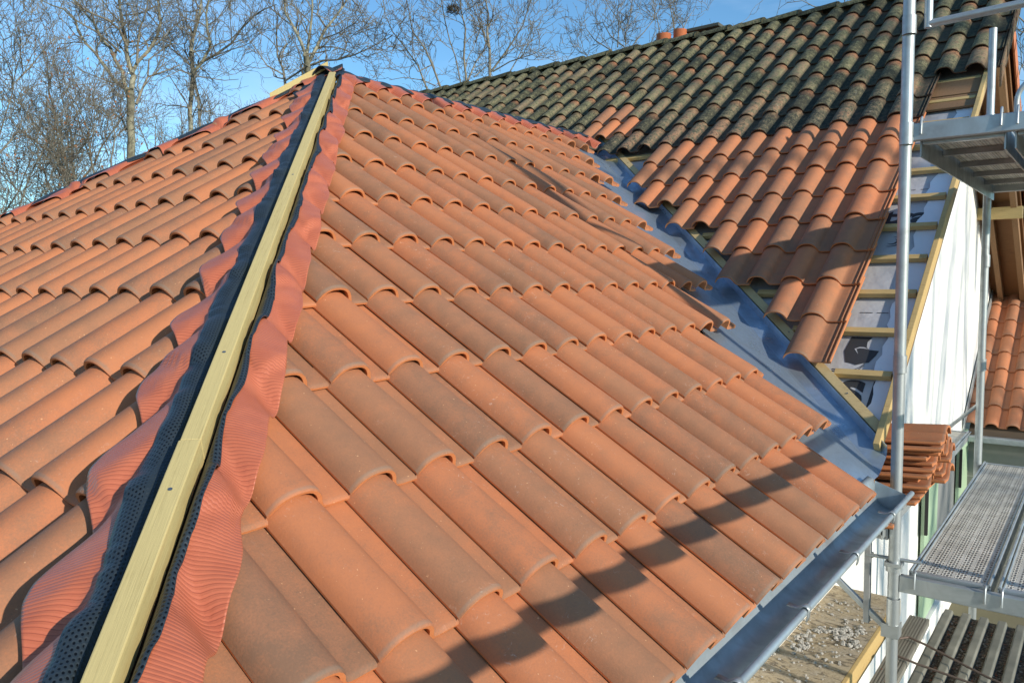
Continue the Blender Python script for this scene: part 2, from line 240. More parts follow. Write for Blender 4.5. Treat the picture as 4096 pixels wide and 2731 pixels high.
TREES='''{"a":[[0.139,0.117,11.56,23.77,3.63,11.45,23.5,4.08,11.36,23.26,5.08,11.26,22.97,5.63,11.11,22.73,5.99],[0.09,0.04,11.74,23.87,6.19,11.92,23.98,6.76,11.96,24.22,6.99,11.99,24.51,7.58,12.09,24.7,8.08,12.13,24.99,8.69,12.21,25.23,9.3,12.29,25.47,9.91],[0.063,0.027,11.81,23.86,6.81,12.02,23.87,7.21,12.36,23.72,7.65,12.63,23.66,8.14,12.81,23.72,8.69,12.88,23.94,9.24,12.98,24.11,9.8],[0.04,0.018,11.93,23.74,7.12,11.9,23.59,7.66,11.91,23.39,8.23,11.91,23.15,8.39,11.93,22.93,8.78,11.9,22.75,9.11],[0.072,0.022,11.67,23.95,6.1,11.62,24.08,6.59,11.62,24.11,6.86,11.5,24.31,7.22,11.42,24.47,7.67,11.3,24.66,7.89,11.15,24.93,8.48,10.98,25.19,8.84,10.79,25.49,9.25,10.64,25.71,9.52],[0.058,0.018,11.6,24.07,6.32,11.44,24.27,6.54,11.27,24.52,6.99,11.08,24.81,7.48,10.93,25.01,7.75,10.77,25.24,8.19,10.75,25.29,8.5,10.52,25.61,8.9,10.28,25.91,9.03,10.07,26.18,9.2],[0.031,0.011,11.58,24.11,6.46,11.43,24.52,6.54,11.28,24.94,6.71,10.97,25.58,7.0,10.93,25.86,7.19],[0.045,0.016,11.82,23.71,5.78,12.04,23.78,6.23,12.31,23.81,6.77,12.64,23.7,6.93,13.01,23.56,7.13,13.31,23.48,7.32],[0.04,0.016,11.63,24.19,7.49,11.27,24.25,7.77,10.9,24.35,8.05,10.62,24.29,8.1,10.3,24.3,8.23,9.99,24.31,8.53],[0.045,0.018,11.76,24.03,7.71,11.5,23.94,8.15,11.15,23.93,8.36,10.74,23.97,8.44,10.4,23.93,8.51,10.11,23.82,8.66],[0.031,0.013,12.12,23.44,6.72,12.37,23.78,7.35,12.81,23.85,7.73,13.25,23.91,8.06],[0.036,0.013,11.57,23.93,4.93,11.47,24.01,5.28,11.32,24.14,5.41,11.17,24.27,5.53,10.92,24.49,5.52]],"b":[[0.097,0.072,13.39,23.18,4.75,13.64,23.53,5.31,13.94,23.9,6.53,14.23,24.22,7.37,14.44,24.66,8.19],[0.06,0.028,13.61,23.28,7.76,13.9,23.58,8.39,14.28,23.78,9.2,14.58,24.07,9.95,14.84,24.39,10.41],[0.056,0.024,13.61,23.19,7.08,13.67,22.76,7.33,13.76,22.31,7.81,13.59,22.21,8.33,13.47,22.04,8.75,13.41,21.77,9.13,13.31,21.53,9.31],[0.044,0.014,13.78,23.01,7.4,13.99,22.4,7.61,14.22,21.78,7.93,14.31,21.34,8.33,14.46,20.82,8.68,14.55,20.36,8.83,14.66,19.87,8.9],[0.048,0.036,13.61,22.92,5.03,13.86,23.35,6.24,14.04,23.78,6.82,14.23,24.18,7.28],[0.028,0.01,13.55,23.3,7.32,13.49,23.75,7.7,13.37,24.26,8.08,13.3,24.72,8.55,13.27,25.11,8.82],[0.024,0.008,13.63,23.16,6.96,14.02,22.94,6.92,14.46,22.65,6.88,14.87,22.42,6.96],[0.024,0.008,13.56,23.25,7.0,13.23,23.35,7.11,12.91,23.4,6.9,12.5,23.57,6.61],[0.024,0.008,13.99,22.9,8.64,14.32,22.7,8.95,14.59,22.59,9.39,14.85,22.48,9.75],[0.02,0.008,13.65,23.26,7.96,13.61,23.58,8.6,13.59,23.87,9.17,13.66,24.03,9.69]],"c":[[0.115,0.093,14.64,18.4,5.98,14.49,18.19,6.35,14.32,17.97,6.57,14.14,17.78,6.82],[0.056,0.02,14.69,18.47,7.02,14.64,18.65,7.48,14.55,18.87,7.97,14.44,19.12,8.4,14.47,19.19,8.85,14.48,19.25,9.09],[0.052,0.022,14.7,18.46,7.02,14.71,18.33,7.51,14.73,18.21,8.07,14.71,18.11,8.47,14.66,18.06,8.87],[0.06,0.022,14.69,18.43,6.73,14.97,18.26,7.34,15.19,18.15,7.87,15.41,18.01,8.19,15.69,17.81,8.66,15.88,17.73,9.02],[0.03,0.013,15.13,18.02,7.94,15.13,18.41,8.42,15.35,18.53,8.94],[0.037,0.011,14.75,18.36,6.72,14.82,17.81,6.79,14.9,17.24,6.73,15.05,16.6,6.8,15.2,15.97,6.96,15.27,15.43,7.12],[0.022,0.007,15.06,18.07,7.57,14.98,17.3,7.55,14.98,16.47,7.7,14.85,15.81,7.95],[0.048,0.015,14.21,18.94,5.84,14.34,19.13,6.26,14.45,19.34,6.68,14.48,19.66,7.19,14.62,19.87,7.93,14.8,20.02,8.56,14.85,20.32,9.13],[0.03,0.026,14.24,18.96,6.25,14.33,18.24,6.48,14.18,17.79,6.48],[0.026,0.009,14.21,19.03,6.44,13.73,19.21,6.66,13.41,19.21,7.02,13.05,19.27,7.45],[0.022,0.009,15.65,17.47,8.9,16.36,17.83,8.84,16.99,18.31,8.8],[0.026,0.009,14.52,18.82,7.95,14.27,19.13,8.25,14.05,19.41,8.57,13.91,19.57,8.86]],"d":[[0.037,0.015,16.85,13.84,5.77,16.67,13.9,6.6,16.47,13.95,7.07,16.3,13.95,7.53,16.15,13.92,7.9,16.02,13.85,8.27],[0.037,0.013,16.95,13.7,5.77,16.71,13.6,6.55,16.55,13.38,7.31,16.26,13.29,7.72,16.02,13.13,8.07],[0.048,0.018,17.39,13.15,5.93,17.4,13.15,6.83,17.33,13.19,7.34,17.34,13.14,7.88,17.27,13.18,8.29,17.22,13.16,8.48],[0.031,0.011,17.41,13.16,6.15,17.53,12.7,6.65,17.54,12.37,6.97,17.57,12.01,7.37,17.49,11.79,7.72,17.44,11.54,8.06],[0.033,0.011,16.47,14.33,5.69,16.15,14.37,6.32,15.84,14.37,6.75,15.44,14.49,7.18,15.22,14.38,7.6,14.99,14.26,7.92],[0.029,0.009,16.22,14.64,5.61,16.04,14.87,6.38,15.77,15.19,6.98,15.55,15.44,7.39,15.4,15.59,7.9,15.36,15.59,8.31],[0.026,0.018,16.99,13.68,5.94,17.51,13.82,6.59,18.06,13.91,7.11,18.49,14.14,7.57],[0.02,0.007,17.1,13.54,6.03,17.69,13.62,6.41,18.26,13.73,6.9],[0.02,0.007,17.75,12.71,6.1,18.2,12.66,6.7,18.64,12.64,7.32,19.05,12.65,7.94],[0.022,0.009,17.46,13.09,6.19,17.56,12.5,6.41,17.75,11.78,6.54,17.77,11.28,6.66],[0.018,0.007,16.37,14.47,5.78,16.17,14.82,5.97,15.86,15.31,6.07,15.61,15.68,6.0],[0.022,0.009,17.2,13.55,7.08,17.16,13.27,7.52,16.87,13.31,7.96,16.66,13.23,8.22],[0.02,0.007,16.36,14.57,6.43,15.69,14.53,6.08,15.19,14.34,6.28]],"e":[[0.03,0.012,22.71,11.34,7.33,22.78,11.44,7.79,22.85,11.53,8.21,23.04,11.47,8.73,23.21,11.45,9.2,23.28,11.55,9.68],[0.025,0.01,22.68,11.44,7.77,22.64,11.98,8.25,22.75,12.33,8.78,22.7,12.83,8.82],[0.027,0.007,22.53,11.58,7.43,22.58,11.95,7.75,22.48,12.52,8.17,22.54,12.91,8.65,22.72,13.14,9.29],[0.025,0.007,22.83,11.24,7.77,23.57,11.14,8.45,24.25,11.1,9.05,24.71,11.39,9.88],[0.025,0.007,22.53,11.63,7.77,22.85,11.76,8.74,22.93,12.15,9.28,23.07,12.46,9.77],[0.017,0.007,21.88,12.44,7.44,22.45,12.86,7.78,22.98,13.31,8.03]],"f":[[0.024,0.007,22.79,9.64,7.7,23.12,9.83,8.56,23.22,10.25,8.86,23.48,10.49,9.36],[0.024,0.007,22.84,9.58,7.79,23.6,9.53,8.57,24.27,9.58,9.08],[0.021,0.007,22.83,9.61,7.88,22.76,9.76,8.73,22.74,9.8,9.1],[0.019,0.007,22.5,9.99,7.61,22.27,9.93,8.0,22.01,9.9,8.39,21.71,9.9,8.58],[0.019,0.007,22.24,10.33,7.52,21.68,9.73,7.46,21.06,9.21,7.4]],"g":[[0.046,0.035,26.73,4.56,8.32,26.54,4.54,8.6,26.33,4.53,8.82,26.12,4.51,8.96],[0.021,0.009,26.33,5.09,8.32,25.93,5.01,8.45,25.5,4.97,8.49,25.1,4.9,8.67],[0.021,0.009,26.3,5.18,8.73,26.1,5.63,8.64,25.91,6.1,8.84,25.84,6.43,9.07,25.63,6.89,9.04],[0.032,0.025,27.22,3.95,8.52,26.46,3.82,8.56,25.72,3.66,8.56],[0.018,0.007,26.86,4.45,8.74,26.88,4.66,9.13],[0.011,0.004,24.88,6.94,8.07,24.66,6.9,8.21,24.48,6.81,8.42],[0.009,0.004,24.01,8.05,7.88,23.31,7.81,7.9,22.6,7.55,7.77]],"h":[[0.049,0.011,7.15,22.86,3.1,7.24,22.6,3.83,7.36,22.29,4.55,7.45,22.0,5.07,7.47,21.8,5.55,7.48,21.59,5.84,7.5,21.35,6.05],[0.023,0.008,7.74,22.41,5.55,8.16,22.54,6.03,8.54,22.71,6.52,8.9,22.91,6.94,9.2,23.16,7.21],[0.023,0.008,7.65,22.5,5.33,7.51,22.06,5.6,7.26,21.78,5.93,7.01,21.44,5.96],[0.027,0.009,7.24,22.78,3.44,7.57,22.77,3.85,7.9,22.76,4.31,8.05,22.99,4.74],[0.019,0.008,7.87,22.27,5.78,7.67,21.86,6.18,7.5,21.38,6.41,7.24,21.01,6.56],[0.017,0.006,7.55,22.57,4.8,7.64,21.75,4.63,7.72,20.95,4.35]],"i":[[0.033,0.008,9.47,23.07,2.62,9.49,23.07,3.03,9.42,23.21,3.57,9.75,22.82,4.18,10.0,22.56,4.87,9.97,22.63,5.28,9.94,22.7,5.81,9.89,22.79,6.18],[0.029,0.01,10.16,22.24,3.14,10.14,22.15,3.62,10.22,21.98,4.34,10.13,21.99,4.82,9.95,22.09,5.04],[0.029,0.008,9.83,22.62,2.74,9.73,22.43,3.2,9.59,22.31,3.9,9.5,22.13,4.46,9.22,22.2,5.17,8.93,22.26,5.6],[0.021,0.008,8.73,24.16,3.54,9.24,24.42,3.33,9.83,24.6,3.11],[0.021,0.008,9.78,22.87,4.27,9.17,22.37,4.33,8.56,21.88,4.34],[0.025,0.008,9.27,23.34,2.75,9.23,23.51,3.58,8.99,23.89,4.08,8.8,24.17,4.25],[0.021,0.006,10.15,22.33,3.77,10.36,23.21,4.59,10.77,23.82,5.24]],"j":[[0.024,0.008,7.98,23.29,2.01,8.02,23.46,3.05,8.06,23.58,3.65,8.2,23.57,4.26,8.39,23.5,4.87],[0.024,0.008,7.99,23.3,2.25,8.19,23.05,3.03,8.4,22.76,3.61,8.61,22.47,4.26,8.72,22.3,4.72],[0.02,0.006,7.95,23.41,2.64,7.82,23.86,3.26,7.8,24.18,3.88],[0.018,0.006,8.37,22.84,2.44,8.39,22.1,2.96,8.36,21.43,3.47]],"k":[[0.049,0.011,22.63,-0.4,5.18,22.48,-0.26,5.33,22.3,-0.15,5.02,22.21,-0.14,4.86],[0.024,0.008,22.56,-0.35,4.78,22.56,-0.21,4.66,22.61,-0.13,4.58],[0.033,0.008,22.65,-0.35,5.67,23.13,-0.16,6.23,23.58,-0.01,6.17,24.09,0.09,6.38],[0.021,0.007,22.68,-0.28,6.48,22.53,-0.15,6.71,22.35,-0.05,6.45],[0.098,0.081,22.53,-0.56,2.91,22.61,-0.47,4.37,22.65,-0.39,5.19,22.69,-0.34,6.0,22.74,-0.26,6.98]]}'''
NEST=[16.86, 14.13, 8.09]
# ---------------------------------------------------------------- geometry constants
TH=R(32.94); T=math.tan(TH); CT,ST=math.cos(TH),math.sin(TH)
W=.2109; G=.37; TO=R(35.30); TT=math.tan(TO); CO,SO=math.cos(TO),math.sin(TO); GO=.3476
HB=.12                                   # hip in plan: y = x + HB
AX,AY=1.68,1.80; AZ=AY*T                   # apex of the small roof
rng=np.random.RandomState(5)
# ---------------------------------------------------------------- clay tile template (u across, v down the slope with the nose at v=0, n outwards)
PU=np.array([0,.004,.014,.027,.042,.058,.074,.090,.105,.118,.128,.135,.140,.147,.165,.188,.205,.2235])
PH=np.array([.0050,.0165,.0345,.0445,.0515,.0545,.0552,.0535,.048,.038,.025,.010,.001,-.0045,-.006,-.005,-.004,-.0055])
def prof(u): return np.interp(u,PU,PH)
TILT=.022
def tile_template(flange=False,length=.45,lo=False):
    pu,ph=PU,PH
    if flange:
        pu=np.concatenate([PU[:-1],[.212,.217,.219,.224,.226,.237,.239,.245,.247]]); ph=np.concatenate([PH[:-1],[-.008,-.009,.003,.003,-.009,-.009,.004,.004,-.012]])
    if lo: idx=[0,2,4,6,8,9,11,13,17]; pu,ph=PU[idx],PH[idx]
    th=.0125; n=len(pu); tk=np.ones(n); tk[0]=.45; tk[1]=.8
    vs=[-length,-length*.5,-.03,-.012,-.004,0.0] if not lo else [-length,-.01,0.0]
    dn=[0,0,0,0,-.0018,-.0055] if not lo else [0,0,-.003]
    V=[];F=[];A=[];Pn=[]
    # profile normals for the thickness
    du=np.gradient(pu); dh=np.gradient(ph); ln=np.hypot(du,dh); nu,nh=-dh/ln,du/ln; nu[0],nh[0]=-.15,.98; nu[1],nh[1]=-.45,.89
    def ring(v,off,dnn,e,vn):
        k=1-.13*max(0,-v)/.45; b=len(V)
        for j in range(n):
            h=ph[j]*k if ph[j]>0 else ph[j]
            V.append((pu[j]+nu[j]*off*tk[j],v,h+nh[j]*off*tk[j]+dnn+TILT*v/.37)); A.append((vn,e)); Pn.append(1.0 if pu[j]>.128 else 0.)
        return b
    def link(a,b,flip=False):
        for j in range(n-1): F.append((a+j,a+j+1,b+j+1,b+j) if flip else (a+j,b+j,b+j+1,a+j+1))
    rs=[ring(v,0,d,0,1+v/.37*.95 if v>-.4 else 0) for v,d in zip(vs,dn)]
    for a,b in zip(rs,rs[1:]): link(a,b)
    a=ring(0,0,dn[-1],1,1); b=ring(-.001,-th,0,1,1); link(a,b)         # nose cut
    a=ring(-.001,-th,0,1,1); b=ring(-.15 if not flange else -length,-th,0,1,1); link(a,b)   # underside near the nose
    for j,fl in ((0,False),(n-1,True)):                                     # long side cuts
        sv=vs; base=len(V)
        for v,d in zip(sv,dn):
            k=1-.13*max(0,-v)/.45; h=ph[j]*k if ph[j]>0 else ph[j]
            V.append((pu[j],v,h+d+TILT*v/.37)); A.append((.5,1)); Pn.append(0.)
            V.append((pu[j]+(nu[j]*-th*tk[j]),v,h+nh[j]*-th*tk[j]+TILT*v/.37)); A.append((.5,1)); Pn.append(0.)
        for q in range(len(sv)-1):
            f=(base+2*q,base+2*q+1,base+2*q+3,base+2*q+2); F.append(f if fl else f[::-1])
    return np.array(V),np.array(F),np.array(A),np.array(Pn)
TPL={(f,l):tile_template(f,lo=l) for f in (0,1) for l in (0,1) if not (f and l)}
def tiles_mesh(name,tiles,mt,parent,label=None,cuts=(),jit=1.0,short=None):
    """tiles: list of (origin, U, D, N, flange, lowres)"""
    VV=[];FF=[];CC=[];PP=[];b=0
    for (O,U,D,Nn,fl,lo) in tiles:
        V,F,A,Pn=TPL[(int(fl),int(lo))]; O=np.array(O,float); r=rng.rand(4)
        du=(rng.rand()-.5)*.004*jit; dv=(rng.rand()-.5)*.006*jit; dn=(rng.rand())*.0025*jit; rot=(rng.rand()-.5)*.008*jit; roll=(rng.rand()-.5)*.02*jit
        u=V[:,0]+du-V[:,1]*rot; v=V[:,1]+dv+V[:,0]*rot; n=V[:,2]+dn+(V[:,0]-.07)*roll*.4
        VV.append(O+u[:,None]*U+v[:,None]*D+n[:,None]*Nn); FF.append(F+b); b+=len(V)
        c=np.empty((len(V),4)); c[:,0]=r[0]; c[:,1]=r[1]; c[:,2]=A[:,0]; c[:,3]=A[:,1]; CC.append(c); PP.append(Pn)
    VV=np.concatenate(VV);FF=np.concatenate(FF);CC=np.concatenate(CC);PP=np.concatenate(PP)
    me=bpy.data.meshes.new(name); me.vertices.add(len(VV)); me.vertices.foreach_set('co',VV.ravel())
    me.loops.add(FF.size); me.loops.foreach_set('vertex_index',FF.ravel().astype(np.int32)); me.polygons.add(len(FF)); me.polygons.foreach_set('loop_start',np.arange(0,FF.size,4,dtype=np.int32))
    me.update(calc_edges=True)
    at=me.color_attributes.new('tv','FLOAT_COLOR','POINT'); at.data.foreach_set('color',CC.ravel())
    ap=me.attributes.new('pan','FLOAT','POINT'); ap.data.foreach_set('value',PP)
    me.polygons.foreach_set('use_smooth',[True]*len(me.polygons)); me.materials.append(mt)
    if cuts:
        bm=bmesh.new(); bm.from_mesh(me)
        for co,no in cuts:
            bmesh.ops.bisect_plane(bm,geom=bm.verts[:]+bm.edges[:]+bm.faces[:],plane_co=co,plane_no=no,clear_outer=True)
        bm.to_mesh(me); bm.free()
    o=bpy.data.objects.new(name,me); COL.objects.link(o)
    if parent is not None:
        o.parent=parent; o.matrix_parent_inverse=Matrix.Translation(-Vector(parent.location))
    if label: o['label']=label
    return o
# frames of the three big slopes (right slope falls to -Y, left and old slopes fall to -X)
UR,DR,NR=np.array([1,0,0.]),np.array([0,-CT,-ST]),np.array([0,-ST,CT])
UL,DL,NL=np.array([0,-1,0.]),np.array([-CT,0,-ST]),np.array([-ST,0,CT])
UO,DO,NO=np.array([0,-1,0.]),np.array([-CO,0,-SO]),np.array([-SO,0,CO])
GND=-3.9
house=empty('house',(2,1,GND),'rendered house whose clay tile roof is being renewed, hip, valley and gable open','house')
# --- right slope
rows_end={5:6,4:8,3:8,2:10,1:12,0:13,-1:14,-2:15,-3:17,-4:18,-5:20,-6:21}
tl=[]
for i,je in rows_end.items():
    s=i*G if i<5 else 4.93*G
    y=-s*CT; j0=int(math.floor((y-HB)/W))-1
    for j in range(j0,je+1): tl.append((np.array([j*W,0,0])+DR*s,UR,DR,NR,j==je,False))
right=tiles_mesh('tiled_slope',tl,M_new,house,'new orange clay tiles on the large hip slope facing the gutter',
    cuts=[((0,HB-.055*1.414,0),(-1,1,0)),((0,AY,0),(0,1,0)),((1.475,0,0),(1,0,-.0)) if False else ((0,AY,0),(0,1,0))])
# --- left slope
XL0=.208; YL0=.4687+.02
def left_tip(i,k): x=XL0-i*G*CT; return np.array([x,YL0-k*W,(x+HB)*T])
tl=[]
for i in range(-6,7):
    x=XL0-i*G*CT
    for k in range(-26,14):
        p=left_tip(i,k)
        if p[1]<x+HB-.25 or p[1]>AY+(AX-x)+.45: continue
        if i>3 and k<-9: continue
        tl.append((p,UL,DL,NL,False,False))
left=tiles_mesh('tiled_slope',tl,M_new,house,'new orange clay tiles on the hip slope left of the board',
    cuts=[((0,HB+.065*1.414,0),(1,-1,0)),((AX,AY,0),(1,1,0))])
# --- old slope : rows counted down from the lowest mossy row
OC=np.array([4.719,-.908,1.072]) - NO*.0545 - UO*.07    # tip of tile (row 0, column 0)
def old_tip(r,m): return OC+DO*(r*GO)+np.array([0,m*W,0])
def vall_x(y): return 2.30+(y+1)*.915 if y<2 else 5.05-(y-2)*.915
new_cols={1:9,2:9,3:8,4:6,5:4,6:3,7:1,8:0}
tn=[];tq=[]
for r in range(-8,9):
    for m in range(-2,46):
        p=old_tip(r,m); 
        if r>=-1 and m<0: continue
        if r<=0 and not (r in(-1,-2) and p[1]<2.2 and p[0]<vall_x(p[1])+.42 and m<=15 ):
            if p[0]<vall_x(p[1])-.12: continue
            if r==0 and m>12: continue
            tq.append((p,UO,DO,NO,(m==-2 or (r>=-1 and m==0)),m>20))
        elif r<=0:
            if p[0]>vall_x(p[1])-.15: tn.append((p,UO,DO,NO,False,False))
        elif m<=new_cols[r]: tn.append((p,UO,DO,NO,m==0,False))
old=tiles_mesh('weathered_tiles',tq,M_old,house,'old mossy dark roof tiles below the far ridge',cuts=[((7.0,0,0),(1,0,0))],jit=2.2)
tp=[q for q in tn if q[0][1]>.9 and q[0][2]>.9 and q[0][0]>4.6]; tn=[q for q in tn if not(q[0][1]>.9 and q[0][2]>.9 and q[0][0]>4.6)]
if tp: tiles_mesh('replacement_tiles',tp,M_new,house,'few new orange tiles let into the mossy roof beside the valley top')
rep=tiles_mesh('replacement_tiles',tn,M_new,house,'new orange tiles laid under the mossy ones beside the valley',jit=1.0)
# --- roof decking sheets below the tiles
def slab(name,pts,n,nv,thick,m,label=None):
    nv=np.array(nv); top=[np.array(p)+nv*n for p in pts]; bot=[p-nv*thick for p in top]; k=len(pts); b=MB()
    b.add(top+bot,[tuple(range(k)),tuple(range(2*k-1,k-1,-1))]+[((i+1)%k,i,k+i,k+(i+1)%k) for i in range(k)])
    o=b.build(name,m,house)
    if label: o['label']=label
    return o
def zR(y): return y*T
def zL(x): return (x+HB)*T
def zO(x): return OC[2]+(x-OC[0])*TT
M_deckwood=mat('roof_decking',(.10,.07,.045),.9)
slab('roof_deck',[(-1.62,-1.50,zR(-1.5)),(1.50,-1.50,zR(-1.5)),(vall_x(-1)-.2,-1,zR(-1)),(5.0,AY,AZ),(AX,AY,AZ)],-.075,NR,.03,M_deckwood)
slab('roof_deck',[(-1.95,-1.83,zL(-1.95)),(AX,AY,AZ),(-1.95,5.83,zL(-1.95))],-.075,NL,.03,M_deckwood)
slab('roof_deck',[(AX,AY+.02,AZ),(5.0,AY+.02,AZ),(2.2,5.2,AZ-3.2*T),(-1.0,5.2,AZ-3.2*T)],-.03,(0,ST,CT),.05,M_deckwood)
# --- old slope underlay, battens, rafter
YV=-1.385
slab('underlay',[(2.10,YV,zO(2.10)),(6.95,YV,zO(6.95)),(6.95,9.5,zO(6.95)),(2.9,9.5,zO(2.9)),(2.9,-.2,zO(2.9)),(2.10,-1.1,zO(2.10))],-.105,NO,.02,M_under,'grey roofing underlay showing between the battens')
under=bpy.data.objects['underlay']
def on_old(x,y,n): return np.array([x,y,zO(x)])+NO*n
b=MB(); NS=60
V=[];F=[]
for i in range(NS+1):
    x=2.12+i*(5.2-2.12)/NS; wob=.012*math.sin(i*.9)+.01*math.sin(i*2.3+1)
    for q,yy in enumerate((-1.255-.05*max(0,1-i/22)+wob,-1.33,-1.384)): V.append(on_old(x,yy,-.096+.004*math.sin(i*1.7+q)))
for i in range(NS):
    for q in range(2): a=i*3+q; F.append((a,a+1,a+4,a+3))
b.add(V,F,True); b.build('underlay_lap',M_lap,house)['label']='white strip of underlay lapped along the open verge'
for r in range(-2,10):
    for d in (0.08,):
        x=OC[0]-(r+d)*GO*CO; yl=-1.372; yr=(x-2.30)/.915-1+(-.27 if r>0 else 0); yr=min(yr,9) if r>0 else (1.8 if r==0 else -.6)
        if yr-yl<.1: continue
        p=on_old(x,yl,-.088); MB().obox(p,(0,yr-yl,0),-DO*.042,NO*.030).build('roof_batten',M_bat,house,bevel=.002)
MB().obox(on_old(2.06,-1.416,-.105),(0,.030,0),-DO*6.05,NO*.070).build('verge_rafter',M_bat,house,bevel=.003)['label']='yellow pine rafter along the open gable verge'
MB().obox(on_old(4.925,-1.380,-.083),(0,.42,0),-DO*.20,NO*.018).obox(on_old(5.095,-1.386,-.080),(0,.42,0),-DO*.25,NO*.020).build('eave_plank',M_dwood,house,bevel=.003)['label']='weathered plank exposed under the lowest overhanging mossy tiles'
MB().obox(on_old(4.50,-1.375,-.092),(0,.13,0),-DO*.17,NO*.002).build('underlay_scrap',M_lap,house)
# valley: zinc trough, upstand and the board beside it
VD=np.array([1,1/.915,T/.915]); VD/=np.linalg.norm(VD)
def vpt(y): x=2.36+(y+1)*.915; return x
V=[];F=[];uvs=[];K=90
for i in range(K+1):
    y=-1.445+i*(3.395)/K; x=vpt(y); z=y*T
    zz=z-.072/CT
    wv=.001*math.sin(i*.8)
    lx=x-.66; V.append((lx,y,zz+.004)); V.append((x-.21,y,zz+.002+wv)); V.append((x-.02,y,zz+.001)); V.append((x+.01,y,zz+.006))
    xr=x+.135; V.append((xr,y,zO(xr)-.085/CO)); V.append((xr+.004,y,zO(xr)-.045/CO)); V.append((xr+.012,y,zO(xr)-.046/CO)); V.append((xr+.014,y,zO(xr)-.075/CO))
for i in range(K):
    for q in range(7): a=i*8+q; F.append((a,a+8,a+9,a+1))
vs=MB().add(V,F,False).build('valley_sheet',M_zinc,house); vs['label']='blue grey zinc valley between the two slopes'
p0=np.array([vpt(-1.385)+.152,-1.385,0]); p0[2]=zO(p0[0])-.05/CO
d=np.array([.915,1,.915*TT]); L_=3.3
MB().obox(p0-NO*.035,d*L_,(.062,0,.062*TT),NO*.034).build('valley_board',M_board,house,bevel=.002)
for y in np.arange(-1.2,1.9,.42):
    q=np.array([vpt(y)+.185,y,0]); q[2]=zO(q[0])-.05/CO; MB().tube([q,q+NO*.003],.004,8).build('nail',M_nail,bpy.data.objects['valley_board'])
# printed membrane
def text(s,size,pos,rot_x,up,m,ext=.0008,off=.012):
    c=bpy.data.curves.new('t','FONT'); c.body=s; c.size=size; c.offset=off; c.extrude=ext; c.resolution_u=6
    o=bpy.data.objects.new('t',c); COL.objects.link(o); bpy.context.view_layer.update()
    me=bpy.data.meshes.new_from_object(o.evaluated_get(bpy.context.evaluated_depsgraph_get())); bpy.data.objects.remove(o)
    me.materials.clear(); me.materials.append(m)
    X=np.array(rot_x,float); X/=np.linalg.norm(X); Y=np.array(up,float); Z=np.cross(X,Y); 
    me.transform(Matrix(((X[0],Y[0],Z[0],pos[0]),(X[1],Y[1],Z[1],pos[1]),(X[2],Y[2],Z[2],pos[2]),(0,0,0,1))))
    q=bpy.data.objects.new('printed_lettering',me); COL.objects.link(q); q.parent=under; return q
up=-DO
text('tra',.23,on_old(3.69,-1.035,-.1035),UO,up,M_ink,off=.008)
text('ane',.15,on_old(4.78,1.55,-.1035),UO,up,M_ink,off=.006)
text('S',.25,on_old(2.31,-1.135,-.1035),UO+0*up,up,M_ink,off=.016)
text('I',.25,on_old(2.31,-1.285,-.1035),UO,up,M_ink,off=.016)
def flat(pts,m,name,n=.0012,h=-.1038):
    P=[on_old(x,y,h+n) for x,y in pts]; o=MB().add(P,[tuple(range(len(P)))]).build(name,m,under); return o
flat([(2.751,-1.105),(2.751,-1.212),(2.716,-1.194),(2.68,-1.199),(2.664,-1.216),(2.659,-1.265),(2.625,-1.256),(2.58,-1.234),(2.574,-1.209),(2.56,-1.174),(2.571,-1.144),(2.576,-1.117),(2.65,-1.092)],M_ink,'printed_emblem')
flat([(2.666,-1.14),(2.680,-1.164),(2.679,-1.187),(2.666,-1.212),(2.671,-1.187),(2.672,-1.166),(2.666,-1.150),(2.632,-1.167)],M_pale,'printed_emblem',.0024)
for k,o_ in enumerate((0,.012)):
    pts=[(2.53,-1.063),(2.523,-1.105),(2.524,-1.148),(2.536,-1.18),(2.553,-1.201),(2.575,-1.216)]
    flat([(x-o_,y) for x,y in pts]+[(x-o_-.005,y) for x,y in pts[::-1]],M_ink,'printed_emblem')
for rr,a0,a1 in ((.055,-40,190),(.032,-60,170)):
    A=[R(a0+(a1-a0)*k/14) for k in range(15)]
    flat([(3.515-rr*math.cos(a)*.8,-1.14-rr*math.sin(a)) for a in A]+[(3.515-(rr-.012*math.sin(math.pi*k/14))*math.cos(A[k])*.8,-1.14-(rr-.014*math.sin(math.pi*k/14))*math.sin(A[k])) for k in range(14,-1,-1)],M_ink,'printed_emblem')
for (x,y0,y1) in ((4.02,-1.12,-1.17),(4.02,-1.20,-1.25),(3.93,-1.10,-1.15),(3.93,-1.19,-1.24),(2.93,-1.10,-1.17),(2.93,-1.19,-1.25),(3.05,-1.15,-1.25)):
    flat([(x,y0),(x,y1),(x-.004,y1),(x-.004,y0)],M_ink,'printed_dash')
